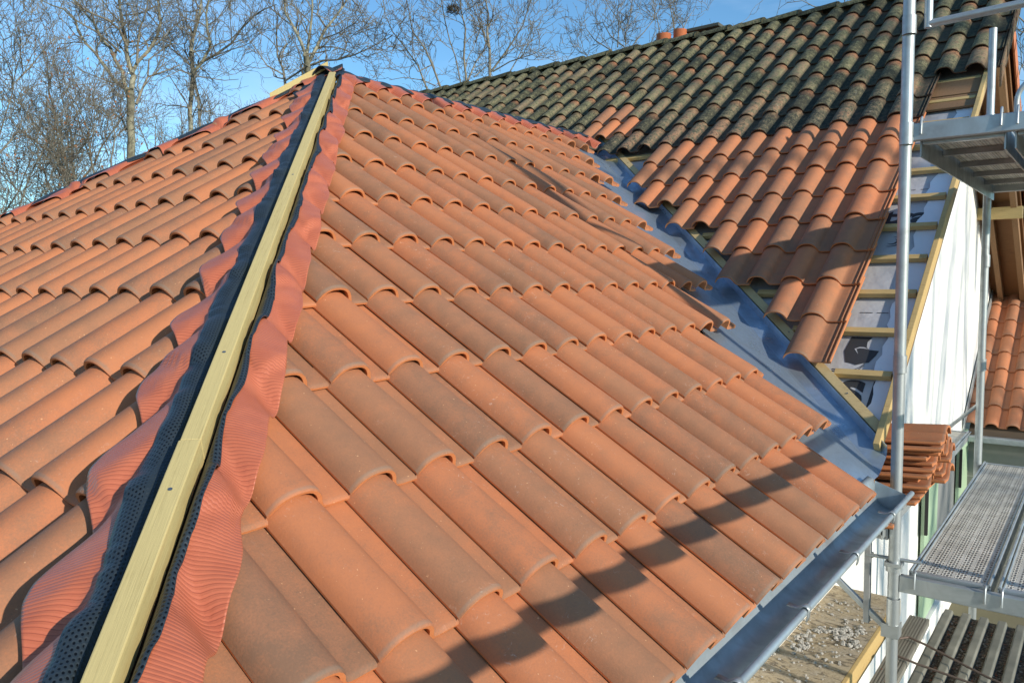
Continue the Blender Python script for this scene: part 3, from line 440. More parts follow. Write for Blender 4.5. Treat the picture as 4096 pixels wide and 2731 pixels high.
# --- ridge caps of the old roof, far slope, gable
RZ=zO(7.0)+.02
k=0; y=-1.42
while y<9.2:
    b=MB(); V=[];F=[]; n=10
    for e,(yy,rr) in enumerate(((y,.125),(y+.02,.127),(y+.42,.108))):
        for a in range(n+1):
            an=math.pi*a/n; V.append((7.03-rr*math.cos(an),yy,RZ-.035+rr*.62*math.sin(an)+(.018 if e<2 else 0)))
    for e in range(2):
        for a in range(n): q=e*(n+1)+a; F.append((q,q+1,q+n+2,q+n+1))
    F.append(tuple(range(n+1))); b.add(V,F,True); o=b.build('ridge_tile',M_old,house)
    at=o.data.color_attributes.new('tv','FLOAT_COLOR','POINT'); at.data.foreach_set('color',np.tile([rng.rand()*.6,rng.rand(),.9,0],len(V)).astype(np.float32))
    y+=.39; k+=1
def zF(x): return zO(7.0)-(x-7.0)*.70
MB().hexa([(7.0,-1.33,zF(7)-.28),(12.2,-1.33,zF(12.2)-.28),(12.2,9,zF(12.2)-.28),(7.0,9,zF(7)-.28),(7.0,-1.33,zF(7)-.02),(12.2,-1.33,zF(12.2)-.02),(12.2,9,zF(12.2)-.02),(7.0,9,zF(7)-.02)]).build('far_roof_slope',M_soff,house)['label']='brown boarded soffit under the far slope at the gable'
# near overhang soffit
MB().hexa([(2.12,-1.38,zO(2.12)-.30),(7.0,-1.38,zO(7)-.30),(7.0,8.9,zO(7)-.30),(2.12,-.88,zO(2.12)-.30),(2.12,-1.38,zO(2.12)-.16),(7.0,-1.38,zO(7)-.16),(7.0,8.9,zO(7)-.16),(2.12,-.88,zO(2.12)-.16)]).build('soffit',M_soff,house)
NFs=np.array([.7,0,1]);NFs/=np.linalg.norm(NFs); DFs=np.array([1,0,-.7]);DFs/=np.linalg.norm(DFs)
for k in range(17):                         # verge tiles down the far slope
    p=np.array([7.05,-1.36,zF(7.05)])+DFs*(k*.36)
    MB().obox(p-NFs*.14,DFs*.40,(0,-.018,0),NFs*.17+DFs*.0).obox(p+NFs*.018,DFs*.40,(0,.16,0),NFs*.014).build('verge_tile',M_orange,house,bevel=.003)
for r in range(-8,-1):                      # old verge tiles, hanging side leaf
    tip=old_tip(r,-2); p=tip+UO*.235; q0=p+NO*.004
    v=[q0,q0-DO*.40,q0-DO*.40-np.array([0,0,.10]),q0+DO*.02-np.array([0,0,.155])]
    v2=[a+np.array([0,-.014,0]) for a in v]; o=MB().hexa([v[0],v[1],v2[1],v2[0],v[3],v[2],v2[2],v2[3]]).build('verge_tile',M_old,house,bevel=.002)
    at=o.data.color_attributes.new('tv','FLOAT_COLOR','POINT'); at.data.foreach_set('color',np.tile([rng.rand(),rng.rand(),.6,0.5],8).astype(np.float32))
for k,yy in enumerate((-1.30,-1.05)):       # rafters seen under the overhangs
    MB().obox((7.1,yy,zF(7.1)-.42),(5,0,-3.5),(0,.06,0),(0,0,.15)).build('rafter',M_dwood,house)
for k,x in enumerate((5.2,7.0,9.3,11.2)):
    z=min(zO(x),zF(x))-.50; MB().box(x-.06,x+.06,-1.36,-.7,z,z+.14).build('purlin',M_bat,house,bevel=.004)
GW=-.9
gp=[(2.18,GND),(11.3,GND),(11.3,zF(11.3)-.2),(7.0,zO(7)-.2),(2.18,zO(2.18)-.2)]
V=[(x,GW,z) for x,z in gp]+[(x,GW+.25,z) for x,z in gp]
MB().add(V,[(0,1,2,3,4),(9,8,7,6,5)]+[((i+1)%5,i,5+i,5+(i+1)%5) for i in range(5)]).build('gable_wall',M_rend,house)['label']='white rendered gable wall streaked with tree shadows'
MB().box(-1.6,2.18,-.88,-.66,GND,-1.2).build('wing_wall',M_rend,house)
MB().box(-1.62,-1.4,-.88,6,GND,-1.2).build('wing_wall',M_rend,house)
# window shutters on the gable below the deck
def shutter(x0,x1,z0,z1,y):
    o=MB().box(x0,x1,y-.035,y,z0,z1).box(x0+.03,x1-.03,y-.05,y-.036,z1-.16,z1-.10).box(x0+.03,x1-.03,y-.05,y-.036,z0+.3,z0+.36).build('shutter',M_green,house,bevel=.004)
    MB().box(x0-.04,x0+.0,y-.06,y-.0355,z1-.55,z1-.12).build('hinge',M_black,o); return o
shutter(6.1,6.75,-3.35,-1.95,GW-.02); shutter(8.1,8.75,-3.35,-1.95,GW-.02)
MB().box(6.78,8.06,GW-.012,GW-.004,-3.3,-1.95).build('window_blind',M_grey,house)
MB().box(6.0,8.9,GW-.09,GW-.005,-3.45,-3.37).build('window_sill',M_rend,house,bevel=.004)
# chimney terminals behind the far ridge
def pot(x,y,r,z0,z1): 
    MB().hollow((x,y,z0),(x,y,z1),r,.012,28).tube([(x,y,z0),(x,y,z1-.06)],r-.013,20).build('chimney_pot',M_pot,house)
pot(7.42,2.34,.088,2.35,2.885); pot(7.52,2.17,.082,2.35,2.925)
MB().box(7.55,8.3,1.68,2.12,2.895,2.935).build('chimney_slab',M_slab,house,bevel=.006)['label']='mossy grey slab capping the low chimney'
MB().box(7.62,8.2,1.74,2.06,2.2,2.82).box(7.64,7.70,1.76,1.82,2.82,2.893).box(7.64,7.70,1.98,2.04,2.82,2.893).box(8.12,8.18,1.76,1.82,2.82,2.893).box(8.12,8.18,1.98,2.04,2.82,2.893).build('chimney_stack',M_slab,house)
# ---------------------------------------------------------------- eaves gutter
V=[];F=[]; n=14; GX0,GX1=-1.5,1.76; yc,zc,rg=-1.535,-1.045,.066; m=40
secs=[(-1.44,-.985),(-1.462,-.992),(-1.470,-1.02)]+[(yc+rg*math.cos(a),zc+.0-rg*math.sin(a)) for a in np.linspace(0,math.pi,n)]
for i in range(m+1):
    x=GX0+(GX1-GX0)*i/m
    for (a,b_) in secs: V.append((x,a,b_-.004*(1-i/m)))
S=len(secs)
for i in range(m):
    for q in range(S-1): a=i*S+q; F.append((a,a+S,a+S+1,a+1))
g=MB().add(V,F,True).build('gutter',M_gut,house); mo=g.modifiers.new('solid','SOLIDIFY'); mo.thickness=.0018
g['label']='grey zinc eaves gutter with a rolled outer lip'
MB().tube([(GX0,-1.606,-1.047),(GX1+.035,-1.606,-1.041)],.0105,12).build('gutter_bead',M_gut,g)
sec=[(-1.470,-1.0)]+[(yc+rg*math.cos(a),zc-rg*math.sin(a)) for a in np.linspace(0,math.pi,n)]
P=[(GX1,a,b_) for a,b_ in sec]; P2=[(GX1+.002,a,b_) for a,b_ in sec]; k=len(P)
MB().add(P+P2,[tuple(range(k)),tuple(range(2*k-1,k-1,-1))]+[((i+1)%k,i,k+i,k+(i+1)%k) for i in range(k)]).build('end_cap',M_gut,g)
for x in (1.42,.89,.37,-.12,-.6):
    A=[(yc-.0+.0775*math.cos(a)-.004,zc-.0775*math.sin(a)) for a in np.linspace(math.pi*.90,math.pi*1.0,3)]+[(-1.619,-1.034),(-1.612,-1.027),(-1.603,-1.027),(-1.594,-1.034),(-1.585,-1.037),(-1.560,-1.034)]
    V=[];F=[]
    for (a,b_) in A: V+=[(x-.011,a,b_),(x+.011,a,b_)]
    for q in range(len(A)-1): F.append((2*q,2*q+1,2*q+3,2*q+2))
    o=MB().add(V,F,True).build('gutter_bracket',M_galv,g); q=o.modifiers.new('s','SOLIDIFY'); q.thickness=.003; q.offset=0
MB().box(-1.5,1.55,-1.435,-1.41,-1.19,-1.02).build('fascia',M_dwood,house)
MB().box(1.5,2.08,-1.40,-1.37,-1.25,-1.02).build('fascia',M_dwood,house)
# ---------------------------------------------------------------- hip: boards, black mesh, pleated skirts
def board(xa,xb,shift=0,wd=.040,h=.055,name='hip_batten'):
    A=np.array([xa,xa+HB,(xa+HB)*T+.078+shift]); B=np.array([xb,xb+HB,(xb+HB)*T+.078+shift]); s=np.array([1,-1,0])/2**.5*wd
    d=(B-A)/np.linalg.norm(B-A); nn=np.cross(d,np.array([1,-1,0])/2**.5); nn=nn if nn[2]>0 else -nn
    return MB().obox(A-s/2-nn*h,B-A,s,nn*h).build(name,M_hip,house,bevel=.0025),A,B,nn
b1,A1,B1,nn=board(-.925,1.55); b1['label']='long pale pine hip board running up to the apex'
b2,A2,B2,_=board(-1.9,-.929,.004,.042); b2['label']='nearest pale pine hip board at the bottom of the picture'
for o,A,B,ts in ((b1,A1,B1,(.09,.45)),(b2,A2,B2,(.28,.62,.90))):
    for t_ in ts:
        q=A+(B-A)*t_; MB().tube([q-nn*.001,q+nn*.0012],.0042,12).build('nail',M_nail,o)
# far hip batten poking out at the apex
A=np.array([AX-.03,AY+.03,AZ+.055]); d=np.array([-1,1,-T*1.22]); d/=np.linalg.norm(d); s=np.array([1,1,0])/2**.5*.05
MB().obox(A-s/2,d*.42,s,(0,0,.045)).build('hip_batten',M_hip,house,bevel=.0025)['label']='short pine batten of the far hip jutting out at the apex'
def surfR(x,y):
    s=-y/CT; i_=np.ceil(s/G-1e-6); dist=i_*G-s; u=np.mod(x,W); h=prof(u); h=np.where(h>0,h*(1-.13*dist/.45),h); return y*T+(h-TILT*dist/.37+.006)/CT
def surfL(x,y):
    s=(XL0-x)/CT; i_=np.ceil(s/G-1e-6); dist=i_*G-s; u=np.mod(YL0-y,W); h=prof(u); h=np.where(h>0,h*(1-.13*dist/.45),h); return (x+HB)*T+(h-TILT*dist/.37+.006)/CT
def drape(surf,x,y,r=.014):
    z=None
    for dx in (-r,-r/2,0,r/2,r):
        for dy in (-r,-r/2,0,r/2,r):
            q=surf(x+dx,y+dy)- (0 if True else 0); z=q if z is None else np.maximum(z,q)
    return z
def sheet(name,X,Y,Z,UVx,UVy,m,label,parent=house,thick=.0012):
    X,Y,Z,UVx,UVy=np.broadcast_arrays(X,Y,Z,UVx,UVy); nS,nQ=X.shape; V=np.stack([X,Y,Z],-1).reshape(-1,3); F=[]
    for i in range(nS-1):
        for q in range(nQ-1): a=i*nQ+q; F.append((a,a+1,a+nQ+1,a+nQ))
    o=MB().add(V,F,True).build(name,m,parent); uv=o.data.uv_layers.new(name='UVMap'); U=np.stack([UVx,UVy],-1).reshape(-1,2)
    li=np.empty(len(o.data.loops),np.int32); o.data.loops.foreach_get('vertex_index',li); uv.data.foreach_set('uv',U[li].ravel())
    s=o.modifiers.new('s','SOLIDIFY'); s.thickness=thick; s.offset=0; o['label']=label; return o
def smooth(Z,k=1):
    for _ in range(k):
        P=np.pad(Z,((1,1),(0,0)),mode='edge'); Z=(P[:-2]+2*P[1:-1]+P[2:])/4
    return Z
q0=HB/2**.5
def hip_cover(side,p0,p1):
    n=int((p1-p0)/.0065); p=np.linspace(p0,p1,n); sg=-1 if side=='R' else 1
    surf=surfR if side=='R' else surfL; per=W*2**.5
    # distances from the hip line
    db=.030; dm=(.052 if side=='R' else .085); do=(.132 if side=='R' else .185)
    wav=np.sin(p*2*math.pi/(per*1.15))*.006+np.sin(p*9.1+1)*.005
    nz_=np.interp(p,np.linspace(p0,p1,int((p1-p0)/.09)),rng.rand(int((p1-p0)/.09))-.5)
    dmid=dm+wav+.010*nz_
    # skirt
    m=22; f=np.linspace(0,1,m)[None,:]; dout=do+(.009 if side=='R' else .024)*np.sin(p*2*math.pi/per+1.2)+.012*nz_
    D=dmid[:,None]-.004+(dout-dmid)[:,None]*f; Q=q0+sg*D; P=p[:,None]+.012*nz_[:,None]*f*0
    X=(P-Q)/2**.5; Y=(P+Q)/2**.5
    Z=drape(surf,X,Y,.018)+.006; Zr=smooth(Z,2); Zt=Zr-P*T/2**.5; K_=12; Zp=np.pad(Zt,((K_,K_),(0,0)),mode='edge'); Zt=np.max([Zp[i:i+len(Zt)] for i in range(2*K_+1)],axis=0)+P*T/2**.5; Z=.42*smooth(Zt,20)+.58*Zr; Z=np.maximum(Z,Zr); Z=smooth(Z,3)
    top=(P/2**.5-q0/2**.5+HB)*T+.0; ridge_z=((P-q0)/2**.5+HB)*T+.052
    wgt=np.clip(1-(D-dmid[:,None])/.045,0,1)**1.5
    Z=Z*(1-wgt)+np.maximum(Z,ridge_z-.012-(D-db)*.32)*wgt
    Z+=.0006*np.sin(P*95+6*nz_[:,None])*np.clip(f*1.5,0,1)
    sk=sheet('pleated_skirt',X,Y,Z,P+.006*f*np.sin(P*14),Q*1.0,M_skirt,('brick red pleated skirt right of the hip board' if side=='R' else 'brick red pleated skirt left of the hip board'))
    Zj=Z[:,0]
    m=12; f=np.linspace(0,1,m)[None,:]; D=db-.002+(dmid-db+.004)[:,None]*f; Q=q0+sg*D; P=p[:,None]+0*f
    X=(P-Q)/2**.5; Y=(P+Q)/2**.5
    Zb=((P-q0)/2**.5+HB)*T
    prof_=np.sin(f*math.pi)*.010
    Z=(Zb+.040-.012*(1-f)*1)*(1-f)+(Zj[:,None]+.006)*f+prof_+.003*np.sin(P*60+nz_[:,None]*9)*f
    bd=sheet('perforated_band',X,Y,Z,P,(dmid[:,None]+.002-D),M_band,('black perforated mesh strip right of the hip board' if side=='R' else 'black perforated mesh strip left of the hip board'),thick=.003)
hip_cover('R',-2.9,(1.60+1.60+HB)/2**.5+.20); hip_cover('L',-2.9,(1.60+1.60+HB)/2**.5+.12)
# ridge cover of the small roof (right slope side) and far-hip cover
def ridge_cover():
    x=np.linspace(AX-.12,4.70,480); nz_=np.interp(x,np.linspace(1.7,5.3,40),rng.rand(40)-.5)
    f=np.linspace(0,1,20)[None,:]; wdt=.115+.022*np.sin(x*2*math.pi/W+.6)+.02*nz_
    Dy=.045+(wdt)[:,None]*f; X=x[:,None]+0*f; Y=AY-Dy; Z=smooth(drape(surfR,X,Y,.012)+.003,2)
    w_=np.clip(1-f*3.2,0,1); Z=Z*(1-w_)+np.maximum(Z,AZ+.034-.3*(Dy-.045))*w_
    sheet('pleated_skirt',X,Y,Z,X,Y,M_skirt,'brick red pleated skirt below the small ridge')
    f=np.linspace(-1,1,14)[None,:]; X=x[:,None]+0*f; Y=AY+.075*f+.006*nz_[:,None]; Z=AZ+.052+.014*nz_[:,None]-.045*f*f*(1+0*X)+.004*np.sin(X*40)
    sheet('perforated_band',X,Y,Z,X,.05+0*X,M_band,'black mesh strip over the small ridge',thick=.003)
ridge_cover()
def far_hip():
    s=np.linspace(-.05,3.6,560); nz_=np.interp(s,np.linspace(-.1,3.7,34),rng.rand(34)-.5); e=2**.5
    f=np.linspace(0,1,18)[None,:]; D=.02+(.115+.03*np.sin(s*2*math.pi/(W*e))+.10*nz_)[:,None]*f
    cx=AX-s/e; cy=AY+s/e
    X=cx[:,None]-D/e; Y=cy[:,None]-D/e; Z=smooth(drape(surfL,X,Y,.012)+.003,2); w_=np.clip(1-f*2.5,0,1); Zr=(cx[:,None]+HB)*T+.062-.25*D; Z=Z*(1-w_)+np.maximum(Z,Zr)*w_
    sheet('pleated_skirt',X,Y,Z,s[:,None]+0*f,D,M_skirt,'brick red pleated skirt along the far left hip')
    f=np.linspace(-1,1,12)[None,:]; X=cx[:,None]+.045*f/e; Y=cy[:,None]+.045*f/e; Z=(cx[:,None]+HB)*T+.066+.016*nz_[:,None]-.035*f*f
    sheet('perforated_band',X,Y,Z,s[:,None]+0*f,.05+0*f,M_band,'black mesh strip along the far left hip',thick=.003)
far_hip()
# crumpled end of the mesh at the apex
V=[];F=[]
for i in range(13):
    for q in range(9):
        a=i/12; c_=q/8; V.append((AX-.34+.24*a,AY-.16+.18*c_-.05*a,zL(AX-.34+.24*a)+.055+.010*math.sin(i*1.3+q)*c_+.010*math.sin(q*1.9)))
for i in range(12):
    for q in range(8): a=i*9+q; F.append((a,a+1,a+10,a+9))
o=MB().add(V,F,True).build('mesh_end_flap',M_band,house); o.data.uv_layers.new(name='UVMap')
# ---------------------------------------------------------------- lean-to roof beyond the gable
annex=empty('lean_to',(9.5,-2.5,GND),'low lean-to with a new tiled roof beyond the white gable','building')
AT=R(33); UA,DA,NA=np.array([0,-1,0.]),np.array([-math.cos(AT),0,-math.sin(AT)]),np.array([-math.sin(AT),0,math.cos(AT)])
tl=[]; WA=W
for i in range(0,10):
    for k in range(0,12):
        p=np.array([8.72,-.93,-1.90])+UA*(k*WA-.03)-DA*(i*.345); tl.append((p,UA,DA,NA,False,False))
tiles_mesh('tiled_slope',tl,M_new,annex,jit=1.2)
MB().obox((8.66,-.96,-2.03),(0,-2.6,0),-DA*3.6,NA*.04).build('roof_deck',M_deckwood,annex)
MB().obox((8.60,-.915,-1.95),(0,-.012,0),-DA*3.4,(0,0,.13)).build('wall_flashing',M_galv,annex)
MB().obox((8.52,-.93,-2.06),(0,-2.6,0),(.10,0,0),(0,0,.07)).build('gutter',M_galv,annex,bevel=.01)
MB().box(8.72,11.2,-3.5,-.95,GND,-2.07).build('block_wall',M_block,annex)
# ---------------------------------------------------------------- scaffold
scaf=empty('scaffold',(1.95,-1.52,GND),'galvanised steel scaffold standing along the white gable','scaffold')
PX,PY=1.955,-1.515; QX,QY=4.40,-1.545
def pole(x,y,z0,z1,label=None):
    o=MB().tube([(x,y,z0),(x,y,z1)],.0242,20).build('scaffold_pole',M_galv,scaf)
    if label: o['label']=label
    return o
p1=pole(PX,PY,GND,2.4,'tall standing tube in front of the half tiled slope'); p2=pole(QX,QY,GND,1.47,'second standing tube before the white wall')
MB().tube([(QX,QY,.9),(QX,QY,.915)],.030,16).build('collar',M_galv,p2)
for z,h in ((.90,.075),(.84+.0,.0),(.455,.09),(-.52,.075),(-1.62,.12)):
    if h: MB().hollow((PX-.012,PY-.004,z-h/2),(PX-.012,PY-.004,z+h/2),.0275,.003,18).build('spigot_sleeve',M_galv,p1)
for z in (.55,-.05,-.75):
    MB().hollow((QX-.01,QY-.004,z-.04),(QX-.01,QY-.004,z+.04),.0275,.003,18).build('spigot_sleeve',M_galv,p2)
def transom(x,ya,yb,z,h=.072,w_=.032,nm='transom'):
    o=MB().box(x-w_/2,x+w_/2,yb,ya,z-h,z).build(nm,M_galv,scaf,bevel=.004); return o
def hook(x,y,z,par):
    MB().tube([(x+.02,y,z+.006),(x-.004,y,z+.020),(x-.018,y,z+.012),(x-.021,y,z-.052)],.0045,8).build('deck_claw',M_galv,par)
tr=transom(PX+.005,PY-.024,-2.75,.495,.072)
for y in (-1.575,-1.860,-1.915,-2.2,-2.245): hook(PX+.005,y,.500,tr)
tr=transom(PX+.005,PY-.024,-2.75,-1.452,.075)
for y in (-1.600,-1.865,-1.925,-2.2): hook(PX+.005,y,-1.448,tr)
transom(QX,QY-.024,-2.75,.475); transom(QX,QY-.024,-2.75,-1.452,.075)
MB().tube([(QX,-1.56,-1.0),(QX,-1.15,-1.42)],.012,8).build('brace',M_galv,scaf)
# outer standards (right of the frame) and guard rails; their shadow falls on the slope
pole(PX,-2.75,GND,2.4); pole(QX,-2.75,GND,1.6)
MB().box(-3.6,4.6,-2.310,-2.268,-.522,-.475).build('guard_rail',M_galv,scaf,bevel=.004)
# top guard frame
MB().tube([(PX+.02,-1.588,.90),(PX+.02,-2.75,.945)],.0165,14).build('guard_rail',M_galv,scaf)
MB().tube([(PX+.02,-1.585,.885),(PX+.02,-1.585,1.9)],.0165,14).build('guard_post',M_galv,scaf)
# hoop of the second frame
hp=[(QX+.02,-1.69,.52)]+[(QX+.02,-1.69-.16*(1-math.cos(a)),.98+.16*math.sin(a)) for a in np.linspace(0,math.pi*.42,8)]+[(QX+.02,-2.7,1.30)]
MB().tube(hp,.0165,14).build('guard_hoop',M_galv,scaf)
MB().box(QX-.02,QX+.03,-1.715,-1.505,.625,.668).build('clamp',M_galv,scaf,bevel=.003)
# console bracket
MB().box(PX-.016,PX+.016,-1.49,-1.13,-1.302,-1.232).box(PX-.016,PX+.016,-1.42,-1.395,-1.70,-1.303).build('console_bracket',M_gald,scaf,bevel=.002)
MB().obox((PX-.014,-1.50,-1.70),(0,.285,.235),(.028,0,0),(0,.012,-.020)).build('bracket_strut',M_galv,scaf,bevel=.002)
MB().box(PX-.036,PX-.031,-1.545,-1.475,-1.735,-1.675).box(PX-.031,PX+.03,-1.547,-1.543,-1.735,-1.675).build('bracket_claw',M_galv,scaf)
MB().box(PX-.034,PX+.034,-1.55,-1.48,-1.415,-1.398).tube([(PX-.01,-1.42,-1.385),(PX+.01,-1.62,-1.385)],.008,8).tube([(PX-.005,-1.40,-1.385),(PX-.005,-1.43,-1.385)],.014,6).hollow((PX,PY,-1.44),(PX,PY,-1.41),.034,.008,16).build('coupler',M_galv,scaf)
MB().tube([(PX,-1.50,-2.6),(PX+.02,-1.0,-3.4)],.0242,12).build('brace',M_gald,scaf)
def deck(x0,x1,ya,yb,z,label,hr=.062):
    root=empty('scaffold_deck',((x0+x1)/2,(ya+yb)/2,z-.06),label,'scaffold deck','steel scaffold decks')
    wd=ya-yb
    V=[(x0+.02,ya-.018,z-.004),(x1-.02,ya-.018,z-.004),(x1-.02,yb+.018,z-.004),(x0+.02,yb+.018,z-.004)]
    V2=[(a,b_,c_-.004) for a,b_,c_ in V]
    o=MB().add(V+V2,[(3,2,1,0),(4,5,6,7),(0,1,5,4),(1,2,6,5),(2,3,7,6),(3,0,4,7)]).build('tread_plate',M_deck,root)
    uv=o.data.uv_layers.new(name='UVMap')
    for li,l in enumerate(o.data.loops):
        c_=o.data.vertices[l.vertex_index].co; uv.data[li].uv=(c_.x,ya-c_.y)
    for y in (ya,yb):
        s=1 if y==ya else -1
        MB().box(x0,x1,min(y,y-s*.006),max(y,y-s*.006),z-hr,z+.002).tube([(x0,y-s*.006,z+.003),(x1,y-s*.006,z+.003)],.0065,8).tube([(x0,y-s*.020,z-.001),(x1,y-s*.020,z-.001)],.004,8).build('side_rail',M_galv,root)
    for x in (x0,x1-.03):
        MB().box(x,x+.03,yb+.008,ya-.008,z-.045,z+.001).build('end_rail',M_galv,root,bevel=.002)
    for k in range(1,5):
        x=x0+(x1-x0)*k/5; MB().box(x-.012,x+.012,yb+.008,ya-.008,z-.035,z-.009).build('cross_rib',M_gald,root)
    return root
deck(PX+.03,QX+.12,-1.565,-1.875,.455,'upper steel deck nearest the gable, seen from below',.095)
deck(PX+.03,QX+.12,-1.905,-2.215,.455,'upper steel deck at the frame edge, seen from below',.095)
deck(PX+.03,QX+.10,-1.570,-1.880,-1.440,'dusty perforated lower deck, the whole plank in view')
deck(PX+.03,QX+.10,-1.905,-2.215,-1.440,'lower perforated deck cut by the right frame edge')
ind=deck(PX-.08,QX+.02,-1.475,-1.175,-1.222,'narrow inner deck carrying the stacked clay tiles')
# ---------------------------------------------------------------- tiles stacked on the inner deck
def loose_tile(x,y,z,yaw,label,mir=False,tilt=0):
    V,F,A,Pn=TPL[(1,0)]
    me=bpy.data.meshes.new('roof_tile'); me.from_pydata(V.tolist(),[],F.tolist()); me.materials.append(M_new); me.update()
    at=me.color_attributes.new('tv','FLOAT_COLOR','POINT'); r=rng.rand(2); c=np.empty((len(V),4)); c[:,0]=r[0]*.5; c[:,1]=r[1]; c[:,2]=A[:,0]; c[:,3]=np.maximum(A[:,1],.05); at.data.foreach_set('color',c.ravel())
    me.polygons.foreach_set('use_smooth',[True]*len(me.polygons))
    o=bpy.data.objects.new('roof_tile',me); COL.objects.link(o)
    # local u->across deck length (X), v -> toward -Y (nose to viewer)
    # tile local v axis (nose, v=0) must point to -Y ; u axis to -X so that normal is up
    Mx=Matrix(((-1,0,0,0),(0,-1,0,0),(0,0,1,0),(0,0,0,1))); o.matrix_world=Matrix.Translation((x,y,z))@Matrix.Rotation(yaw,4,'Z')@Matrix.Rotation(tilt,4,'X')@Mx
    return tag(o,label,'roof tile','clay tiles stacked on the inner deck')
ordn=['bottom','second','third','fourth','fifth','sixth','seventh','eighth','ninth','tenth','eleventh','top']
z=-1.206
for k in range(12):
    nm='topmost' if k==11 else ordn[k]+' from the bottom' if k else 'bottom'
    loose_tile(2.55+.012*((k*7)%5-2)+(.02 if k>7 else 0),-1.545-.010*((k*5)%4)-(.030 if k>4 else 0)-(.03 if k>8 else 0),z+k*.0265,R(((k*37)%7-3)*.8),'new clay tile, %s of the nearer stack on the inner deck'%nm)
for k in range(9):
    nm='topmost' if k==8 else ordn[k]+' from the bottom' if k else 'bottom'
    loose_tile(2.95+.012*((k*5)%4-2),-1.545-.02*((k*3)%4),z+k*.0275,R(((k*29)%7-3)*1.0),'new clay tile, %s of the farther stack on the inner deck'%nm)
loose_tile(2.15,-1.50,-1.222,R(4),'single clay tile lying under the gutter end on the inner deck')
# ---------------------------------------------------------------- lower right: OSB shelf, mortar, ribbed sheet, cable
shelf=empty('board_platform',(2.2,-1.08,-2.13),'wooden platform of strand board littered with mortar below the gutter','platform')
MB().box(.3,3.35,-1.262,-.70,-2.118,-2.10).build('strand_board',M_osb,shelf)
MB().box(.3,3.35,-1.285,-1.263,-2.20,-2.101).build('edge_timber',M_bat,shelf,bevel=.003)
def lump(r,seed,sub=2,rough=.35):
    bm=bmesh.new(); bmesh.ops.create_icosphere(bm,subdivisions=sub,radius=r); rd=random.Random(seed)
    for v in bm.verts: v.co*=1+rd.uniform(-rough,rough)
    V=[v.co.copy() for v in bm.verts]; F=[tuple(v.index for v in f.verts) for f in bm.faces]; bm.free(); return V,F
b=MB(); rd=random.Random(4)
cl=[(2.62,-1.03),(2.66,-1.10),(2.60,-1.14),(2.70,-1.14),(2.74,-1.19),(2.55,-1.20),(2.35,-1.0),(2.50,-.98)]
for k in range(520):
    if k<170: cx,cy=cl[k%len(cl)]; x,y=cx+rd.gauss(0,.028),cy+rd.gauss(0,.020); r=rd.uniform(.004,.015)
    else: x,y=rd.uniform(1.2,3.1),rd.uniform(-1.25,-.85); r=rd.uniform(.002,.009)
    if y<-1.255: continue
    V,F=lump(r,k,1 if r<.006 else 2); b.add([(v.x+x,v.y+y,v.z*.75-2.10+r*.45) for v in V],F)
tag(b.build('mortar_crumbs',M_mort),'grey mortar crumbs scattered over the strand board platform','rubble',kind='stuff')
rib=empty('ribbed_sheet',(3.0,-1.9,-2.25),'grey ribbed sheet with gritty channels under the lower deck','corrugated sheet')
MB().box(1.2,3.6,-2.75,-1.475,-2.235,-2.225).build('sheet_base',M_rib,rib)
for k in range(13):
    y=-1.510-k*.094
    for (xa,xb,dz) in ((1.2,2.42,0),(2.425,3.6,-.008)):
        z0=-2.224; h=.040+dz
        MB().hexa([(xa,y-.030,z0),(xb,y-.030,z0),(xb,y+.030,z0),(xa,y+.030,z0),(xa,y-.020,z0+h),(xb,y-.020,z0+h),(xb,y+.020,z0+h),(xa,y+.020,z0+h)]).build('rib',M_rib,rib,bevel=.005)
gb=MB().box(1.2,3.3,-1.452,-1.345,-2.20,-2.165)
for k in range(7): gb.box(1.2,3.3,-1.448+k*.0150,-1.439+k*.0150,-2.1655,-2.161)
tag(gb.build('grooved_board',M_groove),'grey grooved decking board lying beside the ribbed sheet','board')
MB_=MB().box(1.2,3.6,-2.75,-1.478,-2.2248,-2.2215); tag(MB_.build('grit_layer',M_rub),'dark grit and clay dust between the ribs of the sheet','grit',kind='stuff')
for mt,cnt,lab,nm in ((M_chipg,520,'grey stone chips lying between the ribs','stone_chips'),(M_chipr,210,'orange tile chips lying between the ribs','clay_chips')):
    b=MB()
    for k in range(cnt):
        row=rd.randrange(12); y=-1.557-row*.094+rd.uniform(-.017,.017); x=rd.uniform(1.6,3.5)
        if mt is M_chipr and rd.random()<.5: x=rd.gauss(2.35,.15); y=-1.557-rd.randrange(4)*.094+rd.uniform(-.017,.017)
        r=rd.uniform(.0025,.0075); V,F=lump(r,k+900,1); b.add([(v.x+x,v.y+y,v.z*.7-2.219+r*.4) for v in V],F)
    for k in range(22):
        x,y=rd.uniform(1.7,2.7),rd.uniform(-1.44,-1.36); r=rd.uniform(.002,.005); V,F=lump(r,k+1900,1); b.add([(v.x+x,v.y+y,v.z*.7-2.160+r*.4) for v in V],F)
    tag(b.build(nm,mt),lab,'chips',kind='stuff')
def cable(pts,label):
    P=[Vector(p) for p in pts]; Q=[]
    for i in range(len(P)-1):
        for k in range(8): 
            t_=k/8; a,b_=P[i],P[i+1]; Q.append(a.lerp(b_,t_))
    Q.append(P[-1]); tag(MB().tube(Q,.0065,8).build('steel_cable',M_cable),label,'cable','rusty cables across the ribbed sheet')
cable([(2.62,-1.36,-2.15),(2.66,-1.40,-2.142),(2.64,-1.50,-2.150),(2.58,-1.9,-2.165),(2.52,-2.7,-2.17)],'rusty steel cable running straight over the ribs, nearer of the two')
cable([(2.90,-1.37,-2.15),(2.93,-1.41,-2.142),(2.90,-1.50,-2.15),(2.74,-1.80,-2.168),(2.50,-2.3,-2.172),(2.3,-2.7,-2.172)],'rusty steel cable curving over the ribs, farther of the two')
